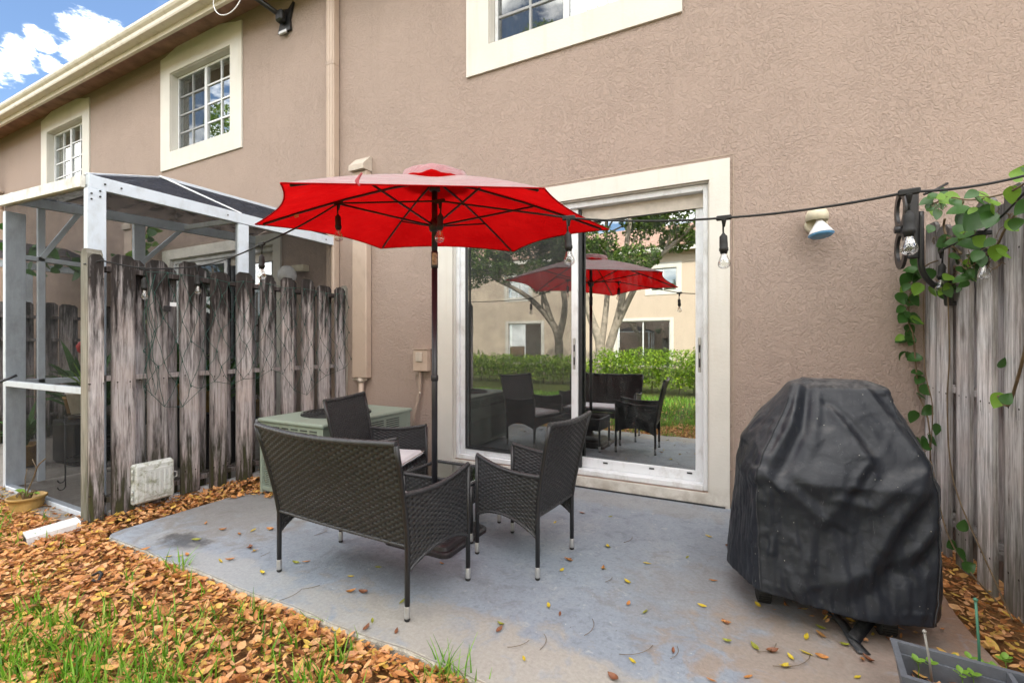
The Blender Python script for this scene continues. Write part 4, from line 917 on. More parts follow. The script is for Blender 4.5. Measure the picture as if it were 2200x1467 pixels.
def seat(name, label, cat, group, RL, RR, FR, FL, ctr, cush_label, BT=.82, AT=.60, lean=.105, widen=.035):
    ox, oy = ctr; root = empty(name, (ox, oy, 0), label, cat, group)
    g = lambda p: np.array([p[0]-ox, p[1]-oy, 0.0]); RL, RR, FR, FL = g(RL), g(RR), g(FR), g(FL)
    fw = (FL+FR-RL-RR)/2; fw /= np.linalg.norm(fw); rt = (RR-RL)/np.linalg.norm(RR-RL); W = np.linalg.norm(RR-RL)
    Z = np.array([0, 0, 1.0])
    def rear(side, z):      # rear post, leaning above the seat
        b = RL if side == 0 else RR; k = np.clip((np.asarray(z)-.33)/(BT-.33), 0, 1)[..., None]
        return b - fw*lean*k**1.25 + rt*(widen*(1 if side else -1))*k + Z*np.asarray(z)[..., None]
    bow = .05 if W > .7 else .022
    def back(u, v):
        z = .335+(BT-.335)*v - .012*np.sin(PI*u)*v; a = rear(0, z); b = rear(1, z); return a*(1-u[..., None])+b*u[..., None] - fw*(bow*np.sin(PI*u)*(.15+.85*v))[..., None]
    V, Fc = weave(back, W+.05, BT-.335+.02); kind(obj('back_panel', np_mesh('back_panel', V, Fc, True), M['wicker'], root), 'stuff')
    arms = []
    for side in (0, 1):
        R0, F0 = (RL, FL) if side == 0 else (RR, FR)
        def topz(u): return AT-.035+.035*u**1.5-.016*np.sin(PI*u)
        def botz(u): return .215+.07*np.sin(PI*u)**.8+.02*u
        def sidep(u, v):
            z = botz(u)+(topz(u)-botz(u))*v; a = rear(side, z); b = F0+Z*z[..., None]; out_ = rt*(.018*np.sin(PI*u))[..., None]*(1 if side else -1); return a*(1-u[..., None])+b*u[..., None]+out_
        V, Fc = weave(sidep, np.linalg.norm(F0-R0)+.03, .36, flip=1); kind(obj('side_panel', np_mesh('side_panel', V, Fc, True), M['wicker'], root), 'stuff')
        uu = np.linspace(0, 1, 14); mb = MB(); wrapped(mb, sidep(uu, np.ones(14))+Z*.004, .013); mb.build('arm_rail', M['wicker'], root)
        mb = MB(); wrapped(mb, sidep(uu, np.zeros(14)), .009); mb.build('lower_rail', M['wicker'], root)
    uu = np.linspace(0, 1, 20); mb = MB(); wrapped(mb, back(uu, np.ones(20))+Z*.004, .0145, .03); mb.build('top_rail', M['wicker'], root)
    mb = MB(); wrapped(mb, back(uu, np.zeros(20)), .009); mb.build('lower_rail', M['wicker'], root)
    def apron(u, v):
        z = .235+.05*np.sin(PI*u)+(.345-.235-.05*np.sin(PI*u))*v; return FL*(1-u[..., None])+FR*u[..., None]+Z*z[..., None]
    V, Fc = weave(apron, np.linalg.norm(FR-FL), .11); kind(obj('front_panel', np_mesh('front_panel', V, Fc, True), M['wicker'], root), 'stuff')
    def sp(u, v):
        a = RL*(1-u[..., None])+RR*u[..., None]; b = FL*(1-u[..., None])+FR*u[..., None]; return a*(1-v[..., None])+b*v[..., None]+Z*.35
    V, Fc = weave(sp, W, np.linalg.norm(FL-RL)); kind(obj('seat_panel', np_mesh('seat_panel', V, Fc, True), M['wicker'], root), 'stuff')
    for nm_, b, side, top in (('rl', RL, 0, None), ('rr', RR, 1, None), ('fr', FR, 1, AT-.005), ('fl', FL, 0, AT-.005)):
        mb = MB(); pts = [b+Z*.055, b+Z*.33]
        if top is None: pts += [rear(side, np.array(z)) for z in (.42, .52, .62, .72, BT)]
        else: pts += [b+Z*top]
        mb.tube(pts, .0125, 10); leg = mb.build('leg', M['metal_black'], root)
        c = MB().lathe([(.0132, .014), (.0136, .02), (.0136, .066), (.0128, .068)], 12, T(*b)).build('foot_cap', M['cap']); c.parent = leg
        c = MB().lathe([(.010, 0), (.0132, .004), (.0132, .0135)], 12, T(*b)).build('foot_tip', M['rubber']); c.parent = leg
    # loose cushion
    n = 16; vs = []; t = np.linspace(-1, 1, n+1)
    cush = MB()
    def cz(a, b, sgn): 
        e = max(abs(a), abs(b)); return sgn*.027*max(0, 1-e**10)**.35
    idx = {}
    for sgn in (1, -1):
        for i in range(n+1):
            for j in range(n+1):
                a, b = t[i], t[j]; a_ = math.copysign(abs(a)**.85, a); b_ = math.copysign(abs(b)**.85, b)
                u = .5+.5*a_*.955; v = .5+.5*b_*.95; 
                p = (RL*(1-u)+RR*u)*(1-v)+(FL*(1-u)+FR*u)*v + Z*(.392+cz(a, b, sgn)+(.006*math.cos(a*1.5)*math.cos(b*1.5) if sgn > 0 else 0))
                vs.append(p)
    f = lambda s_, i, j: s_*(n+1)**2+i*(n+1)+j
    fs = [(f(0, i, j), f(0, i+1, j), f(0, i+1, j+1), f(0, i, j+1)) for i in range(n) for j in range(n)]+[(f(1, i, j), f(1, i, j+1), f(1, i+1, j+1), f(1, i+1, j)) for i in range(n) for j in range(n)]
    cush.add(vs, fs, True); co = cush.build('seat_cushion', M['cushion']); co.location = (ox, oy, .0); tag(co, cush_label, 'cushion', 'cream cushions on the wicker seats')
    rim = [vs[f(0, i, 0)] for i in range(n+1)]+[vs[f(0, n, j)] for j in range(1, n+1)]+[vs[f(0, i, n)] for i in range(n-1, -1, -1)]+[vs[f(0, 0, j)] for j in range(n-1, -1, -1)]
    pp = MB().tube([p+Z*.012 for p in rim], .003, 5).build('piping', M['piping']); pp.parent = co
    return root
seat('wicker_loveseat', 'black wicker two seater seen from behind, nearest the lawn', 'loveseat', 'black wicker patio set', (-2.276, -2.189), (-1.355, -2.226), (-1.300, -1.802), (-2.267, -1.767), (-1.80, -2.0), 'long cream cushion on the black wicker two seater', .815, .612)
seat('wicker_chair', 'black wicker armchair right of the umbrella pole, nearest the door', 'armchair', 'black wicker patio set', (-.974, -1.631), (-.933, -1.205), (-1.366, -1.150), (-1.417, -1.515), (-1.17, -1.39), 'cream cushion on the armchair nearest the sliding door', .832, .585, .10, .045)
seat('wicker_chair', 'black wicker armchair left of the table in front of the air conditioner', 'armchair', 'black wicker patio set', (-2.67, -1.05), (-2.53, -1.54), (-2.10, -1.43), (-2.24, -.93), (-2.38, -1.24), 'cream cushion on the armchair in front of the air conditioner', .845, .60, .10, .02)
# low table
tx, ty = -1.79, -1.225; hx, hy, th = .265, .185, .37
tb = empty('wicker_table', (tx, ty, 0), 'low black wicker table with dark glass top between the chairs', 'table', 'black wicker patio set')
MB().bbox((-hx+.025, -hy+.025, th-.006), (hx-.025, hy-.025, th), .002).build('glass_top', M['tglass'], tb)
fr = MB()
wrapped(fr, [(-hx, -hy, th), (hx, -hy, th), (hx, hy, th), (-hx, hy, th), (-hx, -hy, th)], .013); fr.build('rim', M['wicker'], tb)
for (a, b) in (((-hx, -hy), (hx, -hy)), ((hx, -hy), (hx, hy)), ((hx, hy), (-hx, hy)), ((-hx, hy), (-hx, -hy))):
    a, b = np.array([*a, 0.]), np.array([*b, 0.])
    P_ = lambda u, v: a*(1-u[..., None])+b*u[..., None]+np.array([0, 0, 1.])*(th-.13+.12*v-.0*u)[..., None]
    V, Fc = weave(P_, np.linalg.norm(b-a), .12); kind(obj('skirt', np_mesh('skirt', V, Fc, True), M['wicker'], tb), 'stuff')
for sx in (-1, 1):
    for sy in (-1, 1):
        lg = MB().tube([(sx*hx, sy*hy, .05), (sx*hx, sy*hy, th-.01)], .0125, 10).build('leg', M['metal_black'], tb)
        c = MB().lathe([(.0132, .012), (.0136, .02), (.0136, .062), (.0128, .064)], 12, T(sx*hx, sy*hy, 0)).build('foot_cap', M['cap']); c.parent = lg
        c = MB().lathe([(.010, 0), (.0132, .004), (.0132, .0115)], 12, T(sx*hx, sy*hy, 0)).build('foot_tip', M['rubber']); c.parent = lg
# ------------------------------------------------------------------ umbrella
UX, UY = -1.772, -1.455
um = empty('patio_umbrella', (UX, UY, 0), 'red six sided patio umbrella on a black pole over the table', 'umbrella')
MB().tube([(0, 0, .05), (0, 0, 1.735)], .019, 16).tube([(0, 0, 1.84), (0, 0, 2.27)], .019, 16).build('pole', M['pole'], um)
MB().lathe([(.021, 1.01), (.024, 1.015), (.024, 1.045), (.021, 1.05)], 16).build('pole_joint', M['pole'], um)
tj = MB().lathe([(.021, 1.735), (.0225, 1.74), (.0225, 1.835), (.021, 1.84)], 16).build('tilt_joint', M['pole'], um)
lb = MB(); a0 = math.atan2(CAM.y-UY, CAM.x-UX)
vs = [(.0228*math.cos(a0+t), .0228*math.sin(a0+t), z) for z in (1.752, 1.828) for t in np.linspace(-.9, .9, 9)]
lb.add(vs, [(k, k+1, k+10, k+9) for k in range(8)]); l_ = lb.build('worn_label', M['brass']); l_.parent = tj
TIP = [Vector(p)-Vector((UX, UY, 0)) for p in ((-2.745, -2.013, 2.00), (-1.81, -2.525, 1.952), (-.805, -1.94, 1.952), (-.791, -.882, 2.00), (-1.735, -.395, 2.028), (-2.665, -.98, 2.032))]
APEX = Vector((0, .012, 2.315))
def rib_pt(t, s_): 
    p = APEX.lerp(t, s_); p.z = APEX.z+(t.z-APEX.z)*s_**1.28; return p
cn = MB(); NS, NTT = 12, 12
for k in range(6):
    a, b = TIP[k], TIP[(k+1) % 6]; vs = []
    for i in range(NS+1):
        s_ = .03+.97*i/NS
        for j in range(NTT+1):
            t = j/NTT; sc = 1-.075*s_**3*4*t*(1-t)
            p = rib_pt(a, s_*sc).lerp(rib_pt(b, s_*sc), t); p.z -= (.018*math.sin(PI*s_)+.012*s_)*4*t*(1-t)*.8; vs.append(p)
    cn.add(vs, [(i*(NTT+1)+j, (i+1)*(NTT+1)+j, (i+1)*(NTT+1)+j+1, i*(NTT+1)+j+1) for i in range(NS) for j in range(NTT)], True)
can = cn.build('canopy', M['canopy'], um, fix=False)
import bmesh
bm = bmesh.new(); bm.from_mesh(can.data); bmesh.ops.remove_doubles(bm, verts=bm.verts, dist=.0008); bmesh.ops.recalc_face_normals(bm, faces=bm.faces)
if sum(f.normal.z for f in bm.faces) < 0: bmesh.ops.reverse_faces(bm, faces=bm.faces)
bm.to_mesh(can.data); bm.free()
hm = MB()
for k in range(6):           # rolled hem
    a, b = TIP[k], TIP[(k+1) % 6]; pts = []
    for j in range(NTT+1):
        t = j/NTT; sc = 1-.075*4*t*(1-t); p = rib_pt(a, sc).lerp(rib_pt(b, sc), t); p.z -= .012*4*t*(1-t)*.8; pts.append(p)
    hm.tube(pts, .004, 5, False)
h_ = hm.build('hem', M['canopy'], fix=False); h_.parent = can
vt = MB(); vs = [APEX+Vector((0, 0, .042))]; n = 48
for i, r in enumerate((.08, .16, .205, .218)):
    for k in range(n):
        a = 2*PI*k/n; rip = .006*math.sin(a*11+.6)+.006*math.sin(a*6+1.3)
        vs.append(APEX+Vector((r*math.cos(a), r*math.sin(a), (.040, .032, .012, -.034)[i]+rip*(i/3)**1.5)))
vt.add(vs, [(0, 1+k, 1+(k+1) % n) for k in range(n)]+[(1+i*n+k, 1+(i+1)*n+k, 1+(i+1)*n+(k+1) % n, 1+i*n+(k+1) % n) for i in range(3) for k in range(n)], True)
v_ = vt.build('vent_cap', M['canopy'], um)
if sum(p.normal.z for p in v_.data.polygons) < 0: v_.data.flip_normals()
for k in range(6):
    r = MB().tube([rib_pt(TIP[k], s_)+Vector((0, 0, -.016)) for s_ in (.03, .25, .5, .75, .955)], .0075, 6).build('rib', M['pole'], um)
    s_ = MB().tube([Vector((TIP[k].x*.03, TIP[k].y*.03, 2.01)), rib_pt(TIP[k], .56)+Vector((0, 0, -.022))], .0065, 6).build('strut', M['pole']); s_.parent = r
MB().lathe([(.02, 1.965), (.034, 1.975), (.038, 2.0), (.038, 2.02), (.024, 2.04), (.02, 2.05)], 16).build('runner', M['pole'], um); MB().lathe([(.02, 2.225), (.036, 2.23), (.036, 2.255), (.02, 2.265)], 16).build('top_notch', M['pole'], um)
p1 = rib_pt(TIP[1], .93).lerp(rib_pt(TIP[2], .93), .27)
ti = MB()
for k in range(3): ti.tube([p1+Vector((.02*k-.03+.012*math.sin(t*4+k), -.01*k, .010+.022*math.sin(t*2.6+k*.8)-.012*t)) for t in np.linspace(0, 1, 8)], .005, 5)
ti.build('tie_strap', M['cloth_red'], um)
tg = MB(); q = rib_pt(TIP[0], .80)+Vector((.045, -.0, -.03)); tg.box((q.x-.018, q.y-.001, q.z-.006), (q.x+.018, q.y+.001, q.z+.012)); tg.build('care_tag', M['lamp_cream'], um)
bs = MB()
def rrect(h, r, z, n=6):
    return [(sx*(h-r)+r*math.cos(a0+a), sy*(h-r)+r*math.sin(a0+a), z) for sx, sy, a0 in ((1, 1, 0), (-1, 1, PI/2), (-1, -1, PI), (1, -1, 1.5*PI)) for a in np.linspace(0, PI/2, n)]
loops = [rrect(.245, .05, 0), rrect(.245, .05, .022), rrect(.238, .05, .030), rrect(.222, .045, .031), rrect(.215, .045, .05), rrect(.20, .05, .058), rrect(.185, .05, .06), rrect(.17, .05, .088), rrect(.13, .05, .10), rrect(.05, .03, .105), rrect(.045, .03, .12), rrect(.03, .028, .20)]
nn = len(loops[0]); bs.add([p for lo in loops for p in lo], [(i*nn+k, i*nn+(k+1) % nn, (i+1)*nn+(k+1) % nn, (i+1)*nn+k) for i in range(len(loops)-1) for k in range(nn)]+[tuple(range(nn))[::-1], tuple(range((len(loops)-1)*nn, len(loops)*nn))], False)
b_ = bs.build('base', M['base'], um); b_.location = (.0, .03, 0)
MB().tube([(.024, 0, .17), (.06, 0, .175)], .009, 8).build('base_knob', M['pole'], um)

# ------------------------------------------------------------------ string lights
sl = empty('string_lights', (0, -1.7, 1.9), 'black cable of clear bulb string lights crossing from fence to fence', 'string lights')
S0 = Vector((0, -1.7, 1.9))
LP = [Vector(p) for p in ((.538, -1.717, 1.802), (-.08, -1.57, 1.82), (-.759, -1.745, 1.861), (-1.508, -1.765, 2.042), (-2.193, -1.853, 2.100), (-2.787, -1.94, 1.895))] + [xp(425, 572, -3.985), xp(310, 577, -3.985)]
chain = [xp(2260, 366, 1.12), xp(2200, 378, .98)] + LP + [Vector((-4.035, -2.28, 1.835)), Vector((-4.09, -2.36, 1.80))]
cb = MB()
pts = []
for a, b in zip(chain[:-1], chain[1:]):
    n = 12; sag = .022*min(1, (b-a).length)
    if a in LP and b in LP and LP.index(a) in (2, 3): sag = .0
    for k in range(n): t = k/n; p = a.lerp(b, t); p.z -= sag*4*t*(1-t); pts.append(p-S0)
pts.append(chain[-1]-S0); cb.tube(pts, .0052, 7); cb.build('cable', M['rubber'], sl)
extra = [xp(2114, 500, 1.055), xp(2022, 540, 1.005)]
ex = MB(); ex.tube([p-S0 for p in (xp(2210, 405, .99), xp(2185, 431, 1.02), xp(2155, 462, 1.05), xp(2114, 497, 1.055), xp(2070, 515, 1.03), xp(2022, 538, 1.005))], .005, 6); ex.build('cable', M['rubber'], sl)
bulb_prof = [(.0125, 0), (.0135, -.008), (.019, -.022), (.0255, -.040), (.0265, -.050), (.023, -.061), (.013, -.068), (.0, -.070)]
bme = MB().lathe(bulb_prof, 18).mesh('bulb'); bme.materials.append(M['bulb'])
sm_ = MB().lathe([(.004, .095), (.010, .085), (.0165, .078), (.0175, .05), (.0175, .026), (.0195, .024), (.0195, .012), (.0165, .010), (.015, .0)], 14).tube([(0, 0, .09), (0, 0, .155)], .0045, 6).mesh('lamp_holder'); sm_.materials.append(M['rubber'])
tm_ = MB().bbox((-.032, -.008, .150), (.032, .008, .172), .004).lathe([(.005, .12), (.010, .148), (.012, .152)], 8).mesh('connector'); tm_.materials.append(M['rubber'])
fm_ = MB().lathe([(.006, 0), (.005, -.018), (.002, -.026)], 8).tube([(.004, 0, -.02), (.007, 0, -.034), (0, .006, -.036), (-.007, 0, -.034), (-.004, 0, -.02)], .0007, 4, False).mesh('filament'); fm_.materials.append(M['filament'])
allp = LP + extra
for i, p in enumerate(allp):
    q = p - S0 - Vector((0, 0, .161)); prv = allp[max(0, i-1)]; nxt = allp[min(len(LP)-1, i+1)] if i < len(LP) else p+Vector((.1, .05, 0)); d = (nxt-prv)
    h = obj('lamp_holder', sm_, None, sl, q); h.rotation_euler = (random.uniform(-.06, .06), random.uniform(-.06, .06), math.atan2(d.y, d.x)); 
    c = obj('connector', tm_, None, sl, q); c.rotation_euler = (0, -math.atan2(d.z, math.hypot(d.x, d.y))*.0, math.atan2(d.y, d.x))
    b = obj('bulb', bme, None, h); f = obj('filament', fm_, None, h)

# ------------------------------------------------------------------ covered grill
CTR = np.array([.37, -1.2])
def cen_z(z):
    f = np.clip((np.asarray(z)-.62)/(1.05-.62), 0, 1)[..., None]; return np.array([.37, -1.17])*(1-f)+np.array([.42, -1.055])*f
levels = [
 (1.068, [(.30,-1.12),(.42,-1.13),(.54,-1.10),(.555,-1.05),(.54,-.99),(.42,-.98),(.30,-1.0),(.285,-1.06)]),
 (1.045, [(.252,-1.17),(.415,-1.185),(.585,-1.15),(.605,-1.06),(.585,-.95),(.42,-.94),(.26,-.95),(.235,-1.06)]),
 (.90, [(.185,-1.27),(.405,-1.29),(.635,-1.23),(.665,-1.09),(.635,-.93),(.41,-.90),(.14,-.93),(.115,-1.1)]),
 (.76, [(.115,-1.37),(.395,-1.39),(.680,-1.31),(.715,-1.12),(.675,-.92),(.40,-.88),(.05,-.93),(.025,-1.16)]),
 (.64, [(.070,-1.455),(.385,-1.455),(.715,-1.365),(.755,-1.15),(.705,-.90),(.38,-.87),(.005,-.94),(-.010,-1.2)]),
 (.45, [(.075,-1.475),(.38,-1.475),(.715,-1.39),(.765,-1.16),(.71,-.90),(.37,-.87),(-.01,-.95),(-.025,-1.22)]),
 (.28, [(.080,-1.50),(.38,-1.51),(.695,-1.415),(.765,-1.17),(.71,-.90),(.36,-.87),(-.02,-.95),(-.045,-1.23)]),
 (.115, [(.085,-1.545),(.38,-1.545),(.675,-1.46),(.765,-1.19),(.70,-.90),(.35,-.87),(-.02,-.95),(-.062,-1.25)])]
HEM = np.array([.045, .012, .0, .01, .02, .03, .03, .03])      # the hem hangs lower on the right
def closed_curve(P, N, sharp=.62):
    P = np.array(P); n = len(P); out_ = []
    for k in range(N):
        t = k*n/N; i = int(t) % n; f = t-int(t); p0, p1, p2, p3 = P[i-1], P[i], P[(i+1) % n], P[(i+2) % n]
        cr = .5*((2*p1)+(-p0+p2)*f+(2*p0-5*p1+4*p2-p3)*f*f+(-p0+3*p1-3*p2+p3)*f**3); out_.append(cr*(1-sharp)+(p1*(1-f)+p2*f)*sharp)
    return np.array(out_)
def drape():
    N, MR = 176, 96
    cur = [np.c_[closed_curve(p, N), np.full(N, z)] for z, p in levels]
    cen = np.array([.42, -1.055, 1.074]); cur = [np.repeat(cen[None], N, 0)*.999+cur[0]*.001] + cur
    hs = np.array([0]+[1]*0); seg = [np.linalg.norm(cur[i+1]-cur[i], axis=1).mean() for i in range(len(cur)-1)]; L_ = np.r_[0, np.cumsum(seg)]; tt = np.linspace(0, L_[-1], MR)
    X = np.zeros((MR, N, 3))
    for i, t in enumerate(tt):
        k = min(np.searchsorted(L_, t, 'right')-1, len(cur)-2); f = (t-L_[k])/(L_[k+1]-L_[k]); X[i] = cur[k]*(1-f)+cur[k+1]*f
    base = X.copy()
    # collider: the grill itself, a bit inside the cover, as radius over (height, bearing)
    zs = np.array([l[0] for l in levels][::-1]); th = np.linspace(-PI, PI, 361)
    RC = []
    for z, p in levels[::-1]:
        c = closed_curve(p, 720, .4)-cen_z(z); a = np.arctan2(c[:, 1], c[:, 0]); r = np.hypot(c[:, 0], c[:, 1]); o_ = np.argsort(a); RC.append(np.interp(th, a[o_], r[o_], period=2*PI))
    RC = np.array(RC)*.985 - np.where(zs < .60, .055, .004)[:, None]
    def collide(X):
        cz_ = cen_z(X[..., 2]); d = X[..., :2]-cz_; r = np.hypot(d[..., 0], d[..., 1])+1e-9; a = np.arctan2(d[..., 1], d[..., 0]); z = np.clip(X[..., 2], zs[0], zs[-1]-1e-4)
        k = np.clip(np.searchsorted(zs, z, 'right')-1, 0, len(zs)-2); f = (z-zs[k])/(zs[k+1]-zs[k]); ai = (a+PI)/(2*PI)*360; j = np.clip(ai.astype(int), 0, 359); g = ai-j
        rc = (RC[k, j]*(1-g)+RC[k, j+1]*g)*(1-f)+(RC[k+1, j]*(1-g)+RC[k+1, j+1]*g)*f
        inside = (r < rc) & (X[..., 2] < zs[-1]); s_ = np.where(inside, rc/r, 1.0); X[..., :2] = cz_+d*s_[..., None]
        rt = np.where((r < RC[-1][j]*1.02), zs[-1], -1); X[..., 2] = np.maximum(X[..., 2], np.where(rt > 0, rt, X[..., 2])); X[..., 2] = np.maximum(X[..., 2], .035)
        return inside
    def rest(a, b): return np.linalg.norm(a-b, axis=-1)
    i = np.arange(MR)[:, None]/MR
    ring = np.roll(base, -1, 1); Lr = rest(base, ring)*(1.0+.055*np.clip((i-.22)*4, 0, 1)); Lv = rest(base[:-1], base[1:])*1.012
    Ld = rest(base[:-1], ring[1:])*1.025; Le = rest(base[1:], ring[:-1])*1.025; Lb = rest(base[:-4], base[4:])*1.0; Lc = rest(base, np.roll(base, -4, 1))
    r2 = np.random.default_rng(11); nx = r2.normal(0, 1, (MR//6+2, N//8)); ii = np.linspace(0, MR//6, MR); jj = np.arange(N)*(N//8)/N
    a0 = ii.astype(int); b0 = jj.astype(int) % (N//8); fa = (ii-a0)[:, None]; fb = (jj-jj.astype(int))[None]; b1 = (b0+1) % (N//8)
    ns = (nx[a0][:, b0]*(1-fb)+nx[a0][:, b1]*fb)*(1-fa)+(nx[a0+1][:, b0]*(1-fb)+nx[a0+1][:, b1]*fb)*fa
    d = X[..., :2]-cen_z(X[..., 2]); X[..., :2] += d/np.maximum(np.hypot(d[..., 0], d[..., 1]), .05)[..., None]*(ns*.007*np.clip((i-.2)*3, 0, 1))[..., None]
    Vv = np.zeros_like(X); dt = 1/60; ITER = 130
    wgt = np.zeros((MR, N, 1)); 
    for it in range(ITER):
        Xo = X.copy(); Vv[..., 2] -= 1.2*dt; Vv *= .90; X = X+Vv*dt
        for sub in range(8):
            D = np.zeros_like(X); C_ = np.zeros((MR, N, 1))
            def con(A_, B_, L0, fa_, fb_, k, only_stretch=False):
                dv = B_-A_; ln = np.maximum(np.linalg.norm(dv, axis=-1), 1e-9); e = (ln-L0)/ln
                if only_stretch: e = np.maximum(e, 0)
                c = dv*(e*.5*k)[..., None]; fa_(c); fb_(-c)
            def add(sl_):
                def f_(c): D[sl_] += c; C_[sl_] += 1
                return f_
            def addroll(n_):
                def f_(c): D[...] += np.roll(c, n_, 1); C_[...] += 1
                return f_
            Xr = np.roll(X, -1, 1)
            con(X, Xr, Lr, add(np.s_[:]), addroll(1), 1.0)
            con(X[:-1], X[1:], Lv, add(np.s_[:-1]), add(np.s_[1:]), 1.0)
            def add_r1(c): D[1:] += np.roll(c, 1, 1); C_[1:] += 1
            def add_r0(c): D[:-1] += np.roll(c, 1, 1); C_[:-1] += 1
            con(X[:-1], Xr[1:], Ld, add(np.s_[:-1]), add_r1, .6); con(X[1:], Xr[:-1], Le, add(np.s_[1:]), add_r0, .6)
            con(X[:-4], X[4:], Lb, add(np.s_[:-4]), add(np.s_[4:]), .10); con(X, np.roll(X, -4, 1), Lc, add(np.s_[:]), addroll(4), .06)
            X = X+D/np.maximum(C_, 1)*1.5
            X[:7] = base[:7]; X[..., 2] += (base[..., 2]-.008-X[..., 2])*.06
            ins = collide(X)
            X[ins] = X[ins]*.55+Xo[ins]*.45 if sub == 7 else X[ins]
        Vv = (X-Xo)/dt; Vv[ins] *= .3
    return X
X = drape(); MR, N = X.shape[:2]
def vnoise(P, seed):                      # trilinear value noise
    g = np.random.default_rng(seed).normal(0, 1, (32, 32, 32)); i = np.floor(P).astype(int); f = P-i; f = f*f*(3-2*f); i %= 32; j = (i+1) % 32; r = 0
    for a in (0, 1):
        for b in (0, 1):
            for c in (0, 1):
                w_ = (f[..., 0] if a else 1-f[..., 0])*(f[..., 1] if b else 1-f[..., 1])*(f[..., 2] if c else 1-f[..., 2])
                r = r+w_*g[(j if a else i)[..., 0], (j if b else i)[..., 1], (j if c else i)[..., 2]]
    return r
def folds(X):
    """creases of the loose vinyl: pulled from hood corners to shelf corners, swags between, pleats below"""
    a = np.roll(X, -1, 1)-np.roll(X, 1, 1); b = np.gradient(X, axis=0); n = np.cross(b, a); n /= np.maximum(np.linalg.norm(n, axis=-1, keepdims=True), 1e-9)
    if (n[MR//2]*(X[MR//2]-np.array([.37, -1.17, X[MR//2, 0, 2]]))).sum() < 0: n = -n
    front = np.clip(-n[..., 1]*2.5+.2, 0, 1); left = np.clip(-n[..., 0]*2.0, 0, 1)
    h = np.zeros(X.shape[:2])
    def ridge(px, A, w, valley=.7, msk=front, ax=0):
        nonlocal h
        pts = [np.array(((wp(u, v, -1.38).x if ax == 0 else wp(u, v, -1.38).y), wp(u, v, -1.38).z)) for u, v in px] if ax == 0 else [np.array((xp(u, v, .0).y, xp(u, v, .0).z)) for u, v in px]
        Q = X[..., [ax, 2]]; best = np.full(Q.shape[:2], 9.); sd = np.zeros_like(best); al = np.zeros_like(best); L_ = 0; tot = sum(np.linalg.norm(q-p) for p, q in zip(pts[:-1], pts[1:]))
        for p, q in zip(pts[:-1], pts[1:]):
            d = q-p; ln = np.linalg.norm(d); t = np.clip(((Q-p)@d)/ln**2, 0, 1); r = Q-p-t[..., None]*d; dist = np.linalg.norm(r, axis=-1); sg = np.sign(d[0]*r[..., 1]-d[1]*r[..., 0]); k = dist < best
            best = np.where(k, dist, best); sd = np.where(k, dist*sg, sd); al = np.where(k, (L_+t*ln)/tot, al); L_ += ln
        env = np.sin(PI*np.clip(al*.8+.1, 0, 1))**.6*msk; ww = w*(.75+.5*al)
        h = h+A*env*(np.exp(-(np.sqrt(sd*sd+1.2e-5)/ww)**1.15)-valley*np.exp(-((sd-1.9*ww)/(1.1*ww))**2)*.8)
    F_ = front
    ridge([(1728, 838), (1705, 920), (1640, 1008)], .030, .022, 1.0)
    ridge([(1770, 850), (1762, 900), (1745, 960)], .010, .018, .6)
    ridge([(1790, 885), (1835, 940), (1868, 992)], .020, .018, 1.0)
    ridge([(1868, 992), (1838, 1020), (1826, 1045)], .016, .014, 1.0)
    ridge([(1884, 845), (1935, 920), (1990, 1005)], .018, .02, .9)
    ridge([(1642, 1012), (1700, 1050), (1765, 1102), (1800, 1060)], .017, .025, .8)
    ridge([(1800, 1060), (1870, 1085), (1915, 1050), (1960, 1030)], .016, .024, .8)
    ridge([(1995, 1010), (1975, 1050), (1905, 1130), (1850, 1205), (1780, 1228)], .024, .035, 1.0)
    ridge([(2002, 1130), (1965, 1170), (1925, 1190)], .020, .024, 1.1)
    ridge([(1650, 1030), (1656, 1120), (1662, 1262)], .016, .018, .8)
    ridge([(1738, 1090), (1732, 1180), (1722, 1275)], .009, .018, .6)
    ridge([(1700, 1100), (1705, 1180), (1712, 1260)], .008, .014, .6)
    ridge([(1852, 1215), (1870, 1260), (1900, 1318)], .012, .022, .8)
    ridge([(1790, 1140), (1800, 1220), (1835, 1310)], .008, .022, .6)
    ridge([(1600, 960), (1590, 1060), (1610, 1180), (1640, 1250)], .026, .03, .9, left, 1); ridge([(1575, 1090), (1600, 1150), (1625, 1225)], .02, .02, .9, left, 1)
    q = X.copy(); q[..., 2] *= .55
    w1 = vnoise(q*9+3, 1); w2 = vnoise(X*17+w1[..., None]*.7, 2); w3 = vnoise(X*38+w2[..., None]*.5, 3)
    body = np.clip((1.03-X[..., 2])*6, .12, 1)
    q2 = X.copy(); q2[..., 2] *= .22; tq = np.zeros(X.shape[:2]); sk = np.clip((.66-X[..., 2])*5, 0, 1)       # taut creases running down the skirt
    for f_, a_, sd_ in ((9, .0075, 21), (17, .003, 22)): v_ = vnoise(q2*f_+w1[..., None]*.25, sd_); tq = tq + a_*sk*np.exp(-np.abs(v_)*5.5)
    q3 = X @ np.array([[.8, 0, .6], [0, 1, 0], [-.6, 0, .8]]); q3[..., 2] *= .25; v_ = vnoise(q3*10+5, 23); tq = tq + .007*(1-sk)*np.exp(-np.abs(v_)*6)
    q4 = X @ np.array([[.8, 0, -.6], [0, 1, 0], [.6, 0, .8]]); q4[..., 2] *= .25; v_ = vnoise(q4*11+9, 24); tq = tq + .006*np.exp(-np.abs(v_)*6)
    h = h + body*(.0065*w1 + .0020*(.5-np.abs(w2)) + .0004*(.5-np.abs(w3)) + tq*(.05+.95*front)*.7)
    X = X+n*h[..., None]; X[..., 2] = np.maximum(X[..., 2], .02)
    hl = np.interp(np.arange(N)*8/N, np.arange(9), np.r_[HEM, HEM[0]]); X[..., 2] += hl[None]*np.clip((.45-X[..., 2])/.34, 0, 1)
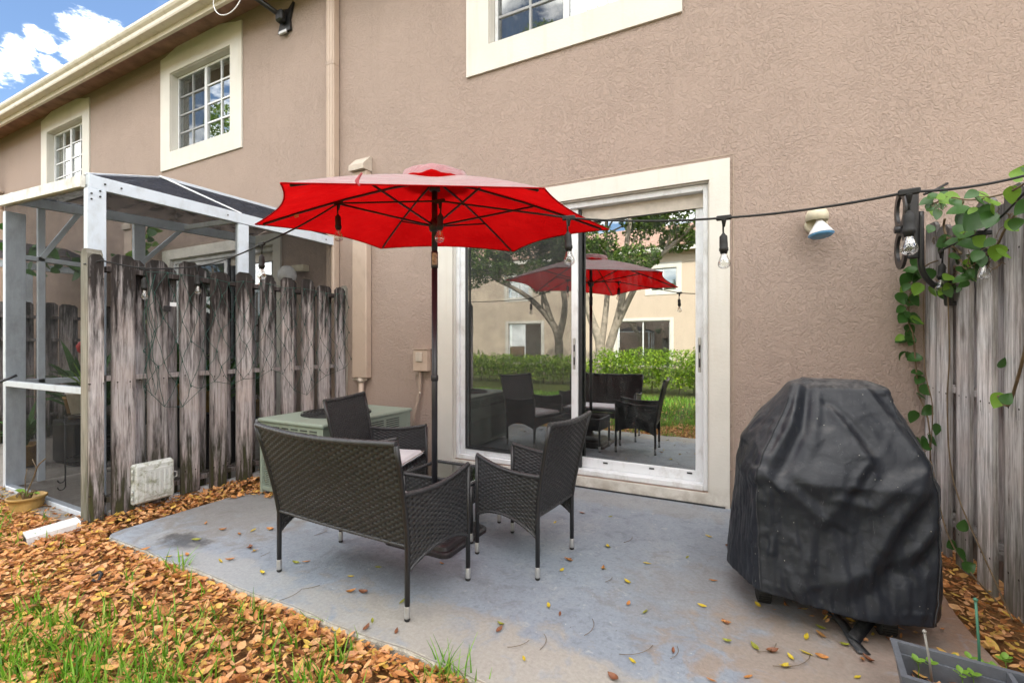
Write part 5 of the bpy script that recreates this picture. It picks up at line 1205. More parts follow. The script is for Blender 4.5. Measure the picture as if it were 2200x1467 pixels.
    X[-5:, :, 2] += (.010*vnoise(X[-5:]*6, 5))
    return X
X = folds(X)
idx = np.arange(MR*N).reshape(MR, N); nx_ = np.roll(idx, -1, 1)
Fc = np.stack([idx[:-1], idx[1:], nx_[1:], nx_[:-1]], -1).reshape(-1, 4)
GR = Vector((.37, -1.2, 0))
gr = empty('covered_grill', GR, 'barbecue grill under a wrinkled black vinyl cover beside the right fence', 'grill')
cov = obj('cover', np_mesh('cover', X.reshape(-1, 3)-np.array(GR), Fc, True), M['vinyl'], gr)
so = cov.modifiers.new('smooth', 'SUBSURF'); so.levels = 1; so.render_levels = 1
sd = cov.modifiers.new('thick', 'SOLIDIFY'); sd.thickness = .0025; sd.offset = -1
for j in (0, N*2//8, N*6//8):        # sewn seams down the corners
    sm = MB(); pts = [Vector(X[i, j])-GR+Vector((X[i, j][0]-.37, X[i, j][1]+1.2, 0)).normalized()*.002 for i in range(20, MR-1)]
    sm.tube(pts, .0022, 5); s_ = sm.build('seam', M['seam']); s_.parent = cov
MB().bbox((-.26, -.22, .10), (.30, .24, .15), .01).build('bottom_shelf', M['metal_black'], gr)
MB().bbox((-.22, -.18, .16), (.26, .22, .58), .01).build('cabinet', M['metal_black'], gr)
for (u, v) in ((1640, 1296), (1905, 1368), (1790, 1240), (1960, 1260)):
    p = gp(u, v) - GR; 
    Mw = T(p.x, p.y+.03, .052) @ Rz(.15) @ Ry(PI/2)
    w_ = MB().lathe([(.02, -.03), (.044, -.03), (.051, -.024), (.052, 0), (.051, .024), (.044, .03), (.02, .03)], 28, Mw)
    for k in range(28):
        a = 2*PI*k/28; w_.box((-.0035, -.027, .050), (.0035, .027, .0545), Mw @ Rz(a) @ Ry(PI/2) @ Rz(PI/2))
    wl = w_.build('wheel', M['rubber'], gr)
    c = MB().bbox((p.x-.008, p.y+.022, .05), (p.x+.008, p.y+.038, .10), .003).build('fork', M['metal_black']); c.parent = wl
def strap(pts, wd=.048):
    mb = MB(); vs = []
    for i, p in enumerate(pts):
        p = Vector(p); t = (Vector(pts[min(i+1, len(pts)-1)])-Vector(pts[max(i-1, 0)])).normalized(); s_ = t.cross(Vector((.25, -.35, .9))).normalized()*wd/2; vs += [p+s_, p-s_]
    n = len(pts); mb.add(vs, [(2*i, 2*i+1, 2*i+3, 2*i+2) for i in range(n-1)], True); return mb
def smooth_path(P, n=20):
    P = [Vector(p) for p in P]; out_ = []
    for k in range(n+1):
        t = k/n*(len(P)-1); i = min(int(t), len(P)-2); f = t-i; p0, p1, p2, p3 = P[max(i-1, 0)], P[i], P[i+1], P[min(i+2, len(P)-1)]
        out_.append(.5*((2*p1)+(p2-p0)*f+(2*p0-5*p1+4*p2-p3)*f*f+(3*p1-p0-3*p2+p3)*f**3))
    return out_
for pp in (((-.10, -.28, .16), gp(1775, 1300, .03)-GR, gp(1812, 1340, .018)-GR, gp(1838, 1380, .012)-GR, gp(1858, 1403, .008)-GR), ((.22, -.22, .17), gp(1880, 1318, .05)-GR, gp(1855, 1345, .03)-GR, gp(1835, 1372, .02)-GR)):
    s_ = strap(smooth_path(pp)).build('strap', M['vinyl'], gr); m_ = s_.modifiers.new('t', 'SOLIDIFY'); m_.thickness = .002

# ------------------------------------------------------------------ bracket with slotted disc on the right fence
br = empty('fence_bracket', (1.105, -.165, 1.55), 'black steel arm with a slotted disc bolted to right fence top', 'bracket')
B0 = Vector(br.location)
def bp(u, v, y): return wp(u, v, y)-B0
MB().tube(smooth_path([bp(1978, 455, -.43), bp(1978, 540, -.43), bp(1981, 580, -.425), bp(1998, 606, -.41), bp(2022, 622, -.39), bp(2040, 638, -.375)], 26), .0155, 10).build('arm', M['metal_black'], br)
for v in (604, 652):
    c_ = bp(2043, v, -.37); MB().bbox((c_.x-.02, c_.y-.03, c_.z-.012), (c_.x+.02, c_.y+.035, c_.z+.012), .004).build('clamp', M['metal_black'], br)
c_ = bp(2038, 630, -.375); MB().bbox((c_.x-.014, c_.y-.03, c_.z-.06), (c_.x+.014, c_.y+.03, c_.z+.06), .004).build('hinge_block', M['metal_black'], br)
pl = bp(1962, 412, -.45); pq = bp(1962, 556, -.45); MB().bbox((pl.x-.028, pl.y-.012, pq.z), (pl.x+.024, pl.y+.012, pl.z), .008).build('upright', M['metal_black'], br)
disc = MB(); dc = bp(1936, 493, -.465)
Mx = T(dc.x, dc.y, dc.z) @ Rz(math.radians(1))
for s_ in (1, -1):       # two slotted rings, one above the other, turned almost edge-on
    prof = []; n = 32
    for rr_ in (1.0, .62):
        for x in (-.008, .008): prof.append([(x, .098*rr_*math.cos(2*PI*k/n), s_*.112+.118*(rr_ if rr_ == 1 else .66)*math.sin(2*PI*k/n)) for k in range(n)])
    o1, o2, i1, i2 = prof; vs = [Mx @ Vector(p) for l in (o1, o2, i2, i1) for p in l]
    disc.add(vs, [(q*n+k, q*n+(k+1) % n, ((q+1) % 4)*n+(k+1) % n, ((q+1) % 4)*n+k) for q in range(4) for k in range(n)])
disc.build('slotted_disc', M['metal_black'], br)
MB().lathe([(.0, -.03), (.022, -.03), (.022, .05), (0, .05)], 12, Mx @ Ry(PI/2)).build('hub', M['metal_black'], br)
pb = bp(1985, 418, -.44); pe_ = bp(2036, 394, -.40); MB().tube([pb, pb.lerp(pe_, .5)+Vector((0, 0, -.004)), pe_], .007, 8).build('rod', M['metal_black'], br)

# ------------------------------------------------------------------ climbing vine on the right fence
vn = empty('climbing_vine', (1.06, -.3, 1.0), 'green heart leaved vine climbing over the pale right fence', 'vine')
V0 = Vector(vn.location)
def vp(u, v, x):           # a point on the vine, kept clear of the house wall
    p = xp(u, v, x)
    for _ in range(3):
        if p.y > -.05: p = wp(u, v, -.05)
        if p.x > 1.022-.083*p.y: p = xp(u, v, 1.022-.083*p.y)
    return p
VP_ = []
def stem(pts, r=.004):
    P = [p-V0 for p in smooth_path(pts, 24)]; VP_.extend(P); MB().tube(P, r, 6).build('stem', M['stem'], vn)
stem([vp(2215, 385, .97), vp(2170, 412, 1.0), vp(2120, 425, 1.02), vp(2080, 430, 1.04), vp(2040, 425, 1.04), vp(2000, 440, 1.03)], .004)
stem([vp(2215, 428, .97), vp(2180, 462, 1.0), vp(2155, 500, 1.03), vp(2140, 530, 1.04), vp(2105, 560, 1.05), vp(2078, 568, 1.06), vp(2055, 550, 1.07), vp(2040, 510, 1.06)], .005)
stem([vp(2078, 568, 1.06), vp(2092, 592, 1.08), vp(2060, 605, 1.07), vp(2035, 612, 1.05), vp(2010, 600, 1.05)], .004)
stem([vp(2030, 470, 1.04), vp(2028, 490, 1.05), vp(2040, 520, 1.06), vp(2065, 545, 1.06)], .006)
stem([vp(2015, 560, 1.07), vp(1990, 570, 1.03), vp(1965, 600, .98), vp(1955, 640, .97), vp(1952, 690, .97), vp(1962, 720, 1.0), vp(1968, 790, 1.03), vp(1975, 850, 1.06), vp(1995, 905, 1.07), vp(1999, 990, 1.08)], .0045)
stem([vp(1985, 620, 1.08), vp(1984, 700, 1.09), vp(1988, 800, 1.09), vp(2003, 870, 1.09), vp(2000, 960, 1.09)], .003)
stem([vp(2205, 740, 1.02), vp(2190, 800, 1.04), vp(2170, 865, 1.07), vp(2158, 868, 1.06), vp(2145, 850, 1.05)], .006)
stem([vp(2040, 520, 1.06), vp(2037, 640, 1.10), vp(2040, 760, 1.105), vp(2035, 880, 1.105), vp(2050, 1040, 1.105), vp(2130, 1230, 1.10), vp(2175, 1330, 1.08)], .0035)
stem([vp(2000, 990, 1.08), vp(2030, 1130, 1.06), vp(2075, 1215, 1.05), vp(2140, 1290, 1.03)], .004)
HT = leaf_template(7, .82, .22, .35, heart=True)
vme = {}
for key in ('vine_leaf', 'vine_lime'):
    for k in range(3):
        V, Fc = leaf_template(8, .70+.08*k, .12+.14*k, .12+.22*k, heart=True); me = np_mesh('vine_leaf', V, Fc, True); me.materials.append(M[key]); vme[key, k] = me
# (pixel, plane, size, pointing angle in the picture with 0 right / 90 up, lime?)
VL = [(2095, 472, 1.02, .105, 215, 0), (2062, 452, 1.03, .085, 200, 0), (2068, 500, 1.02, .09, 230, 0), (2125, 470, 1.01, .075, 240, 0), (2105, 428, 1.02, .07, 160, 1), (2128, 437, 1.01, .06, 10, 1), (2040, 428, 1.03, .075, 200, 1), (2025, 415, 1.03, .055, 120, 0),
      (2005, 425, 1.02, .055, 200, 0), (2000, 445, 1.02, .06, 210, 0), (2012, 460, 1.03, .05, 260, 0), (1998, 492, 1.03, .05, 240, 0), (2030, 520, 1.04, .075, 215, 0), (2050, 520, 1.04, .06, 200, 0), (2085, 528, 1.02, .085, 190, 0), (2100, 520, 1.02, .06, 30, 1), (2075, 515, 1.03, .07, 200, 1), (2140, 540, 1.02, .055, 260, 1), (2150, 545, 1.02, .05, 300, 1),
      (1945, 600, .96, .075, 260, 0), (1962, 565, .98, .055, 250, 0), (1935, 640, .96, .065, 265, 0), (1970, 620, .97, .065, 250, 1), (1962, 640, .97, .055, 280, 1), (2000, 625, 1.03, .055, 290, 1), (1953, 650, .97, .05, 240, 0), (1960, 685, .97, .065, 215, 0), (1952, 720, .98, .065, 205, 0), (1955, 730, .98, .065, 240, 0), (1965, 770, 1.0, .062, 200, 0),
      (1970, 800, 1.02, .06, 195, 0), (1975, 815, 1.02, .06, 215, 0), (1992, 880, 1.05, .06, 205, 0), (2010, 920, 1.06, .055, 250, 0), (1985, 945, 1.05, .055, 200, 0), (2145, 858, 1.06, .058, 240, 1), (2160, 858, 1.03, .045, 60, 0), (2182, 382, 1.02, .045, 60, 1), (2190, 374, 1.0, .045, 75, 1), (2022, 435, 1.03, .055, 330, 0), (2050, 440, 1.03, .06, 20, 0), (2115, 455, 1.02, .06, 300, 0), (2060, 475, 1.03, .07, 250, 0),
      (2060, 1190, 1.05, .06, 150, 0), (2078, 1218, 1.04, .05, 20, 0), (2045, 1170, 1.06, .06, 200, 0), (2068, 1130, 1.12, .05, 80, 0), (2150, 780, 1.10, .04, 90, 0)]
cr, cu = Vector((math.cos(YAW), math.sin(YAW), 0)), Vector((0, 0, 1))
for (u, v, x, sz, ang, lime) in VL:
    p = vp(u, v, x)-V0; a = math.radians(ang+random.uniform(-14, 14)); d = cr*math.cos(a)+cu*math.sin(a); d = (d+_f*random.uniform(-.45, .2)).normalized()
    nrm = (-_f*random.uniform(.6, 1.0)+cu*random.uniform(.2, .8)+cr*random.uniform(-.5, .3)).normalized(); y = nrm.cross(d).normalized(); z = d.cross(y).normalized()
    Mt = Matrix((( d.x, y.x, z.x, p.x), (d.y, y.y, z.y, p.y), (d.z, y.z, z.z, p.z), (0, 0, 0, 1))) @ Matrix.Scale(sz*1.4, 4) @ T(-.4, 0, 0)
    o = obj('leaf', vme['vine_lime' if lime else 'vine_leaf', random.randrange(3)], None, vn); o.matrix_local = Mt
pet = MB(); r9 = random.Random(21)
for o in [c for c in vn.children if c.name.startswith('leaf')]:
    b = o.matrix_local @ Vector((.02, 0, 0)); q = min(VP_, key=lambda z: (z-b).length)
    if (q-b).length < .30: pet.tube(smooth_path([q, q.lerp(b, .5)+Vector((0, 0, .012)), b], 6), .0022, 5)
for k in range(84):          # smaller leaves crowding the stems
    q = r9.choice(VP_[:72] if k < 52 else VP_[102:124]); b = q+Vector((r9.uniform(-.05, .0), r9.uniform(-.06, .06), r9.uniform(-.05, .05)))
    a = math.radians(r9.uniform(180, 340)); d = (cr*math.cos(a)+cu*math.sin(a)+_f*r9.uniform(-.5, .3)).normalized(); nrm = (-_f*r9.uniform(.4, 1)+cu*r9.uniform(.1, .9)+cr*r9.uniform(-.6, .4)).normalized(); y = nrm.cross(d).normalized(); z = d.cross(y).normalized()
    Mt = Matrix(((d.x, y.x, z.x, b.x), (d.y, y.y, z.y, b.y), (d.z, y.z, z.z, b.z), (0, 0, 0, 1))) @ Matrix.Scale(r9.uniform(.04, .085) if k < 52 else r9.uniform(.06, .095), 4)
    o = obj('leaf', vme['vine_lime' if r9.random() < .22 else 'vine_leaf', r9.randrange(3)], None, vn); o.matrix_local = Mt; pet.tube([q, b], .0016, 4)
kind(pet.build('leaf_stalk', M['stem'], vn), 'stuff')
roots = MB(); rr = random.Random(8)
for k in range(26):
    p = vp(rr.uniform(1990, 2170), rr.uniform(440, 590), rr.uniform(1.02, 1.08))-V0; q = [p]
    for j in range(4): q.append(q[-1]+Vector((rr.uniform(-.02, .02), rr.uniform(-.05, .05), rr.uniform(-.04, .03))))
    roots.tube(smooth_path(q, 8), .0018, 4)
kind(roots.build('tendril', M['stem'], vn), 'stuff')

# ------------------------------------------------------------------ planter in the near right corner
pla = gp(1915, 1370, .20); ez = Vector((.99, -.10, 0)).normalized(); ey_ = Vector((-.10, -.99, 0)).normalized()
pr = empty('planter_box', (pla.x, pla.y, 0), 'grey plastic planter box with seedlings at the bottom right corner', 'planter')
PL, PW, PH = .36, .22, .20
def lp(a, b, z): return ez*a+ey_*b+Vector((0, 0, z))
pm = MB()
def pring(io, z): return [lp(io, io, z), lp(PL-io, io, z), lp(PL-io, PW-io, z), lp(io, PW-io, z)]
lo = [pring(.03, 0), pring(.004, PH-.025), pring(0, PH-.022), pring(-.004, PH), pring(.014, PH), pring(.016, PH-.035), pring(.022, PH-.036), pring(.036, .06)]
pm.add([p for l in lo for p in l], [(i*4+k, i*4+(k+1) % 4, (i+1)*4+(k+1) % 4, (i+1)*4+k) for i in range(len(lo)-1) for k in range(4)]+[(3, 2, 1, 0), (28, 29, 30, 31)]); pm.build('box', M['planter'], pr)
dv = MB().add([lp(PL-.075, .015, PH-.002), lp(PL-.062, .015, PH-.002), lp(PL-.062, PW-.015, PH-.002), lp(PL-.075, PW-.015, PH-.002), lp(PL-.075, .03, .06), lp(PL-.062, .03, .06), lp(PL-.062, PW-.03, .06), lp(PL-.075, PW-.03, .06)], [(0, 1, 2, 3), (0, 4, 5, 1), (1, 5, 6, 2), (2, 6, 7, 3), (3, 7, 4, 0)]); dv.build('divider', M['planter'], pr)
MB().add([lp(.03, .03, .09), lp(PL-.08, .03, .09), lp(PL-.08, PW-.03, .09), lp(.03, PW-.03, .09)], [(0, 1, 2, 3)]).build('soil', M['soil'], pr, fix=False)
n = 70; q = np.array([tuple(lp(rng.uniform(.04, PL-.09), rng.uniform(.03, PW-.04), .10+rng.uniform(0, .02))) for _ in range(n)])
V, Fc = scatter(LT, q, rng.uniform(.04, .06, n), rng.uniform(0, 6.28, n), rng.normal(0, .3, n), rng.normal(0, .3, n)); o = obj('leaf_litter', np_mesh('leaf_litter', V, Fc, True), M['litter'], pr); kind(o, 'stuff')
def stake(px, py, px2, py2, mat, r, lab):
    a = gp(px2, py2, .12); b = CAM+ray(px, py)*((a-CAM).dot(_f)*1.0); o = MB().tube([a-a, (b-a)*.5+Vector((.002, 0, 0)), b-a], r, 8).lathe([(r*1.5, 0), (r*1.7, .006), (0, .012)], 8, T(*(b-a))).build('plant_stake', mat); o.location = a; tag(o, lab, 'plant stake', 'stakes in the planter')
M['stake_green'] = flat_mat('green_stake', (.05, .17, .11), .5); M['stake_grey'] = flat_mat('grey_stake', (.30, .29, .27), .8)
stake(2096, 1290, 2106, 1467, M['stake_green'], .004, 'green coated plant stake standing in the planter'); stake(1986, 1358, 2003, 1467, M['stake_grey'], .0035, 'short grey stick standing in the planter')
for i, (u, v) in enumerate(((1972, 1432), (1998, 1440), (2052, 1436), (2085, 1438), (2110, 1440), (2122, 1455), (2148, 1462), (2160, 1434), (2090, 1462), (2066, 1465), (2140, 1450))):
    b = gp(u, v+16, .13); root = empty('seedling', b, 'tiny bright green seedling sprouting in the grey planter', 'seedling', 'seedlings in the planter')
    h = rng.uniform(.035, .06); MB().tube([(0, 0, -.03), (.003, 0, h*.5), (0, .004, h)], .0015, 5).build('stem', M['vine_lime'], root)
    for k in range(4 if i != 7 else 6):
        a = k*PI/2+rng.uniform(-.4, .4); V, Fc = leaf_template(5, .72, .2, .1); V = V*.026; me = np_mesh('leaf', V, Fc, True); o = obj('leaf', me, M['vine_lime'], root, (0, .004, h-.006*(k//2))); o.rotation_euler = (rng.uniform(-.2, .2), -rng.uniform(.2, .7), a)
# ------------------------------------------------------------------ potted plants in and near the porch
pb = gp(58, 1100, SOILZ+.02); po_ = empty('flower_pot', pb, 'small ochre clay pot with a dried stalk on the leaves', 'potted plant')
MB().lathe([(.075, 0), (.088, .03), (.085, .036), (.098, .07), (.095, .076), (.106, .108), (.115, .112), (.115, .128), (.104, .128), (.098, .105), (.0, .10)], 28).build('pot', M['pot'], po_)
st = MB().tube(smooth_path([(0, 0, .09), (.01, 0, .16), (.05, .02, .26), (.10, .03, .36), (.17, .05, .42)]), .005, 6).tube([(.085, .03, .33), (.04, .03, .37), (.0, .03, .40)], .003, 5).tube([(-.03, 0, .10), (-.035, 0, .25), (-.03, .01, .33)], .003, 5); st.build('dry_stalk', M['stem'], po_)
for k in range(9):
    a = k*.7; MB().tube(smooth_path([(.02*math.cos(a), .02*math.sin(a), .10), (.04*math.cos(a), .04*math.sin(a), .16), (.06*math.cos(a), .06*math.sin(a), .13)], 6), .004, 5).build('shoot', M['stem'], po_)
for a, sz in ((3.3, .16), (.2, .14)):
    V, Fc = leaf_template(6, .3, .3, -.5); o = obj('leaf', np_mesh('leaf', V*sz, Fc, True), M['vine_lime'], po_, (0, 0, .135)); o.rotation_euler = (0, -.25, a)
def wire_stand(x, y, h, r, lab):
    root = empty('plant_stand', (x, y, 0), lab, 'plant stand', 'wire plant stands in the porch')
    for z, rr_ in ((h, r), (h-.06, r), (h*.33, r*.96)):
        o = MB().tube([(rr_*math.cos(t), rr_*math.sin(t), z) for t in np.linspace(0, 2*PI, 25)], .004, 5, False).build('ring', M['metal_black'], root)
    for k in range(3):
        a = .5+k*2*PI/3; c, s_ = math.cos(a), math.sin(a); MB().tube([(c*r, s_*r, h), (c*r, s_*r, .04)]+[(c*(r+.025-.025*math.cos(t)), s_*(r+.025-.025*math.cos(t)), .035-.03*math.sin(t)) for t in np.linspace(0, PI, 8)], .0045, 6).build('leg', M['metal_black'], root)
    return root
wire_stand(-5.45, -1.85, .60, .14, 'tall black wire plant stand in the porch holding the white pot'); wire_stand(-5.18, -1.96, .62, .12, 'tall empty black wire plant stand by the porch corner post'); wire_stand(-5.02, -1.75, .42, .15, 'short black wire plant stand with scrolls behind the corner post')
def strap_plant(x, y, z, n, ln, wd, lab, pot=None, matl='house_leaf', up=.9, flower=None):
    root = empty('potted_plant', (x, y, z), lab, 'potted plant')
    if pot: MB().lathe([(pot[0]*.72, 0), (pot[0], pot[1]), (pot[0]*1.06, pot[1]+.002), (pot[0]*1.06, pot[1]+.02), (pot[0]*.94, pot[1]+.02), (pot[0]*.9, pot[1]-.02), (0, pot[1]-.025)], 22).build('pot', pot[2], root)
    h0 = pot[1] if pot else 0
    for k in range(n):
        a = k*2.4+random.uniform(-.3, .3); l_ = ln*random.uniform(.65, 1.1); lean = random.uniform(.15, up); V = []
        ns = 7
        for i in range(ns+1):
            t = i/ns; r = l_*lean*t**1.4; zz = h0+l_*t*(1-.75*lean*t); w_ = wd*(math.sin(PI*min(1, t*.86+.14))**.7)*.5
            V += [(r*math.cos(a)-w_*math.sin(a), r*math.sin(a)+w_*math.cos(a), zz+.2*w_), (r*math.cos(a), r*math.sin(a), zz), (r*math.cos(a)+w_*math.sin(a), r*math.sin(a)-w_*math.cos(a), zz+.2*w_)]
        Fc = [q for i in range(ns) for q in ((i*3, i*3+3, i*3+4, i*3+1), (i*3+1, i*3+4, i*3+5, i*3+2))]
        obj('leaf', np_mesh('leaf', V, Fc, True), M[matl], root)
    if flower: MB().lathe([(.0, 0), (.03, .03), (.045, .09), (.02, .13), (0, .14)], 10, T(0, 0, h0+ln*.75)).build('flower', M['red_flower'], root)
    return root
strap_plant(-5.45, -1.85, .60, 16, .36, .028, 'pale green aloe in a white pot on the wire stand', (.13, .19, M['white_pot']), 'vine_lime', .8)
strap_plant(-6.35, -1.55, .45, 26, .62, .06, 'dark green strappy plant with a red flower at the porch left', (.14, .22, M['pot']), 'house_leaf', 1.0, True)
strap_plant(-5.25, -1.15, .62, 20, .55, .13, 'broad leaved green plant close to the porch corner post', (.13, .2, M['pot']), 'house_leaf', .8)
strap_plant(-5.45, -.75, .0, 26, 1.15, .10, 'large dark leafy plant low at the back of the porch', (.16, .25, M['pot']), 'house_leaf', .9)
strap_plant(-6.6, -1.9, .0, 16, .5, .05, 'spiky green plant on the porch floor by the left screen', (.13, .2, M['pot']), 'house_leaf', .9)
strap_plant(-6.9, -1.3, .0, 24, 1.25, .10, 'tall arching green plant before the far dark fence', (.16, .25, M['pot']), 'house_leaf', .8)
strap_plant(-7.5, -1.0, .0, 24, 1.0, .14, 'wide leaved plant in the far corner by the dark fence', (.16, .25, M['pot']), 'house_leaf', .9)
strap_plant(-4.95, -1.0, .55, 18, .60, .15, 'tall broad leaved plant just behind the near fence boards', (.14, .2, M['pot']), 'house_leaf', .7)
o = MB().bbox((-.16, -.16, 0), (.16, .16, .54), .01).build('plant_bench', M['metal_black']); o.location = (-4.95, -1.0, 0); tag(o, 'dark stool under the plant just behind the near fence', 'stool')
MB_ = MB().bbox((-.25, -.2, 0), (.25, .2, .44), .01); o = MB_.build('plant_bench', M['metal_black']); o.location = (-6.35, -1.5, 0); tag(o, 'low dark bench carrying the flowering plant in the porch', 'bench')
o = MB().bbox((-.16, -.16, 0), (.16, .16, .60), .01).build('plant_bench', M['metal_black']); o.location = (-5.25, -1.15, 0); tag(o, 'tall dark stool under the broad leaved porch plant', 'stool')
# ivy hanging over the far fence and up the short pipe cover
def ivy(lab, spots, n, sz, spread, mats=('vine_leaf', 'vine_lime')):
    root = empty('ivy', spots[0], lab, 'vine'); P0 = Vector(spots[0])
    MB().tube([Vector(p)-P0 for p in smooth_path(spots, 20)], .006, 5).build('stem', M['stem'], root)
    path = smooth_path(spots, 40)
    for k in range(n):
        p = random.choice(path)-P0+Vector([random.gauss(0, spread) for _ in range(3)]); o = obj('leaf', vme[random.choice(mats), random.randrange(3)], None, root, p); o.scale = [sz*random.uniform(.6, 1.2)]*3; o.rotation_euler = (random.uniform(-1.2, 1.2), random.uniform(-.6, 1.4), random.uniform(0, 6.28))
ivy('small leafy vine climbing beside the pipe cover in the porch', [(-7.95, -.3, 1.7), (-7.95, -.25, 2.2), (-8.1, -.2, 2.7), (-7.8, -.25, 3.0)], 46, .17, .09)
ivy('leafy vine trailing along the roof edge of the far porch', [(-9.0, -1.3, 2.5), (-9.05, -.5, 2.55), (-9.0, .2, 2.5)], 60, .19, .12, ('vine_leaf',))
o = MB().tube([xp(-40, 835, -4.9), xp(0, 820, -4.9), xp(20, 812, -4.9), xp(36, 806, -4.9)], .010, 8).build('garden_hook', M['metal_black']); tag(o, 'black metal hook poking in at the left edge', 'hook')

# ------------------------------------------------------------------ across the lawn: what the door and window glass reflects
def leaf_cloud(centers, radii, n, sz, flat=.75):
    c = np.array(centers); r = np.array(radii); k = rng.choice(len(c), n, p=r**2/np.sum(r**2)); d = rng.normal(0, 1, (n, 3)); d /= np.linalg.norm(d, axis=1, keepdims=True)
    p = c[k]+d*(r[k]*rng.uniform(.55, 1.0, n)**.6)[:, None]*np.array([1, 1, flat]); t = leaf_template(2, .55, .3, .2)
    return scatter(t, p, rng.uniform(sz*.7, sz*1.3, n), rng.uniform(0, 2*PI, n), rng.normal(.3, .6, n), rng.normal(0, .6, n))
def hedge(x0, x1, y0, y1, h, n, lab):
    c = []; r = []
    for x in np.arange(x0, x1, .28):
        for y in np.arange(y0, y1+.01, .3):
            for z in (.3, .62, h-.22): c.append((x+rng.normal(0, .06), y+rng.normal(0, .06), z+rng.normal(0, .05))); r.append(.26)
    V, Fc = leaf_cloud(c, r, n, .075, .95); root = empty('hedge', ((x0+x1)/2, (y0+y1)/2, 0), lab, 'hedge'); V = V-np.array(root.location)
    V[:, 2] = np.maximum(V[:, 2], .01); o = obj('foliage', np_mesh('foliage', V, Fc, True), M['hedge_leaf'], root); st_ = MB()
    for x in np.arange(x0, x1, .35): st_.tube([(x-root.location.x, 0, SOILZ), (x-root.location.x+.05, .05, h*.6)], .018, 5)
    st_.build('branch', M['bark'], root)
hedge(-3.9, 3.2, -9.0, -7.9, 1.06, 20000, 'bright green clipped hedge across the lawn, right part of the reflection')
hedge(-9.5, -4.9, -10.4, -9.6, .80, 9000, 'lower green hedge further back in the reflection')
def tree(x, y, trunks, crown, nleaf, lab, sz=.16):
    root = empty('shade_tree', (x, y, 0), lab, 'tree'); tr = MB(); rr = random.Random(int(abs(x*10)))
    tips = []
    for pts, r0 in trunks:
        P = smooth_path(pts, 14); tr.tube([p for p in P], [r0*(1-.65*i/14) for i in range(15)], 9)
        for k in range(5):
            b = P[rr.randrange(7, 15)]; q = [b]; d = Vector((rr.uniform(-1, 1), rr.uniform(-1, 1), rr.uniform(.1, .9))).normalized()
            for j in range(4): d = (d+Vector((rr.uniform(-.3, .3), rr.uniform(-.3, .3), rr.uniform(-.15, .25)))).normalized(); q.append(q[-1]+d*rr.uniform(.35, .6))
            tr.tube(smooth_path(q, 8), [r0*.30*(1-.8*i/8) for i in range(9)], 6); tips += q[2:]
    tr.build('trunk', M['bark'], root)
    cs = [tuple(t) for t in tips]+crown; rad = [rr.uniform(.4, .75) for _ in tips]+[rr.uniform(.6, 1.0) for _ in crown]
    V, Fc = leaf_cloud(cs, rad, nleaf, sz, .6); obj('crown', np_mesh('crown', V, Fc, True), M['tree_leaf'], root)
tree(-4.75, -10.7, [([(0, 0, SOILZ), (.1, 0, 1.2), (-.25, 0, 2.2), (-.5, .1, 3.6), (-.4, .2, 5.6)], .19), ([(0.1, 0, .3), (.55, 0, 1.6), (.9, .2, 2.8), (1.0, .1, 4.4), (1.3, 0, 6.6)], .16), ([(.5, 0, 1.5), (1.5, .3, 3.3), (2.5, .5, 4.2), (3.4, .6, 4.9)], .11), ([(.08, 0, .9), (.22, -.05, 1.9), (.3, -.2, 3.4), (.2, -.3, 5.2), (.4, -.3, 7.2)], .12)],
     [(-1, 1, 9.2), (-2.5, .5, 10.2), (0, .6, 10.5), (1.6, 0, 9.4), (-3.6, 0, 9.0), (.5, 0, 11.6), (-1.5, 0, 11.8), (2.8, .3, 8.4), (1.5, .0, 5.5), (.3, 0, 6.6), (2.6, .2, 5.6), (-.8, 0, 5.8), (3.6, .5, 5.2), (1.0, .3, 7.4), (2.2, .2, 6.9)], 26000, 'pale trunked spreading tree behind the hedge in the reflection', .13)
tree(-7.6, -14.2, [([(0, 0, SOILZ), (0, 0, 1.5), (-.5, 0, 2.4), (-1.5, .2, 3.4), (-3.0, .4, 4.2)], .20), ([(0, 0, 1.4), (.3, 0, 2.8), (.1, 0, 4.4), (.3, 0, 6.2)], .16), ([(-.3, 0, 2.2), (-.8, .3, 4.0), (-1.4, .3, 5.6)], .12)],
     [(-2.4, .3, 4.4), (-3.4, .4, 4.4), (-1.2, .2, 5.2), (-4.4, .4, 4.2), (.5, 0, 5.6), (-2.0, .2, 5.8), (-.2, 0, 4.2), (1.2, .2, 5.0)], 15000, 'tree with a branch sweeping left in the reflection', .15)
tree(4.5, -13.0, [([(0, 0, SOILZ), (.1, 0, 1.8), (-.2, 0, 3.2), (0, 0, 6.5)], .2), ([(0, 0, 1.8), (.9, 0, 3.6), (1.6, 0, 5.6)], .14), ([(0, 0, 2.2), (-1.0, .2, 4.0), (-1.7, .2, 5.6)], .13)], [(0, 0, 7.0), (1.6, 0, 6.2), (-1.7, 0, 6.2), (.5, .3, 5.6), (-.6, .2, 8.0), (1.0, 0, 7.6)], 12000, 'green tree reflected in the upper window on the right', .17)
tree(-23.5, -9.8, [([(0, 0, SOILZ), (.1, 0, 1.8), (-.2, 0, 3.2), (0, 0, 6.5)], .2), ([(0, 0, 1.8), (.9, 0, 3.6), (1.6, 0, 5.6)], .14), ([(0, 0, 2.2), (-1.0, .2, 4.0), (-1.7, .2, 5.6)], .13)], [(0, 0, 7.2), (1.6, 0, 6.4), (-1.7, 0, 6.4), (.5, .3, 5.8), (-.6, .2, 8.4), (0, 0, 10), (1.5, .5, 11.4), (-1.5, 0, 11), (.4, 0, 12.6), (2.4, 0, 9.4), (-2.4, .4, 9.2)], 16000, 'green tree reflected in the upper windows on the left', .17)
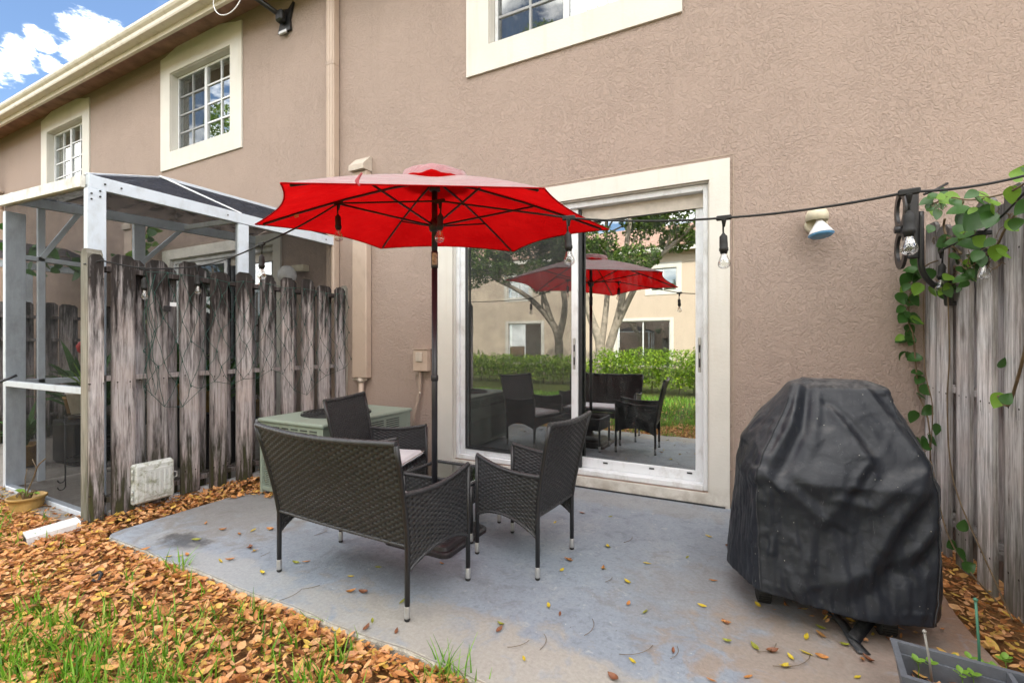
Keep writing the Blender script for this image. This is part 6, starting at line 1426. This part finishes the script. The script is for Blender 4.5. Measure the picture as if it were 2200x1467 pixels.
# facing row of houses
fh = empty('townhouse_row', (0, -21.4, 0), 'tan townhouse row across the lawn seen only in the door reflection', 'house')
YF = 0.0
fops = []
DX = -1.0
fd = [(-13.3+DX, -10.6+DX), (-6.35+DX, -3.1+DX), (3.0, 5.7), (-22, -19.3)]; fw_ = [(-13.4+DX, -11.4+DX), (-4.6+DX, -2.7+DX), (3.2, 5.2), (-22, -20)]
for (a, b) in fd: fops.append((a+.2, b-.2, .1, 2.5))
for (a, b) in fw_: fops.append((a+.255, b-.255, 4.135, 5.31))
wall_mb(-40, 30, -.2, 6.3, fops, .15, 0, -1).build('wall', M['stucco_sun_tint'], fh, fix=False)
for (a, b), op in zip(fd+fw_, fops):
    x0, x1, z0, z1 = op; m = MB(); zz = (2.66, -.01) if z0 < 1 else (5.6, 3.88)
    m.box((a, .001, zz[1]), (x0, .024, zz[0])); m.box((x1, .001, zz[1]), (b, .024, zz[0])); m.box((x0+.0005, .001, z1), (x1-.0005, .024, zz[0])); m.box((x0+.0005, .001, zz[1]), (x1-.0005, .024, z0)); m.build('window_surround', M['trim'], fh)
    f = MB(); xm = (x0+x1)/2; f.box((x0, -.12, z0), (x0+.05, -.06, z1)); f.box((x1-.05, -.12, z0), (x1, -.06, z1)); f.box((xm-.03, -.12, z0), (xm+.03, -.06, z1)); f.box((x0+.051, -.12, z1-.05), (xm-.031, -.06, z1)); f.box((xm+.031, -.12, z1-.05), (x1-.051, -.06, z1)); fo = f.build('window_frame', M['white'], fh)
    g = MB().add([(x0, -.1, z0), (x1, -.1, z0), (x1, -.1, z1), (x0, -.1, z1)], [(3, 2, 1, 0)]).build('pane', M['wglass'], fix=False); g.parent = fo
    c = MB().add([(x0, -.5, z0), (x1, -.5, z0), (x1, -.5, z1), (x0, -.5, z1)], [(3, 2, 1, 0)]).build('curtain', M['blind'] if (a < -9 or z0 > 1) else M['room'], fh, fix=False)
MB().box((-40, .0, 6.3), (30, .5, 6.36)).build('soffit', M['soffit'], fh); MB().box((-40, .45, 6.1), (30, .56, 6.299)).build('fascia', M['trim'], fh)
MB().prism([(.62, 6.37), (.62, 6.43), (-5, 8.8), (-10.6, 6.43), (-10.6, 6.37)], -40, 30, 'x').build('roof', M['roof'], fh)
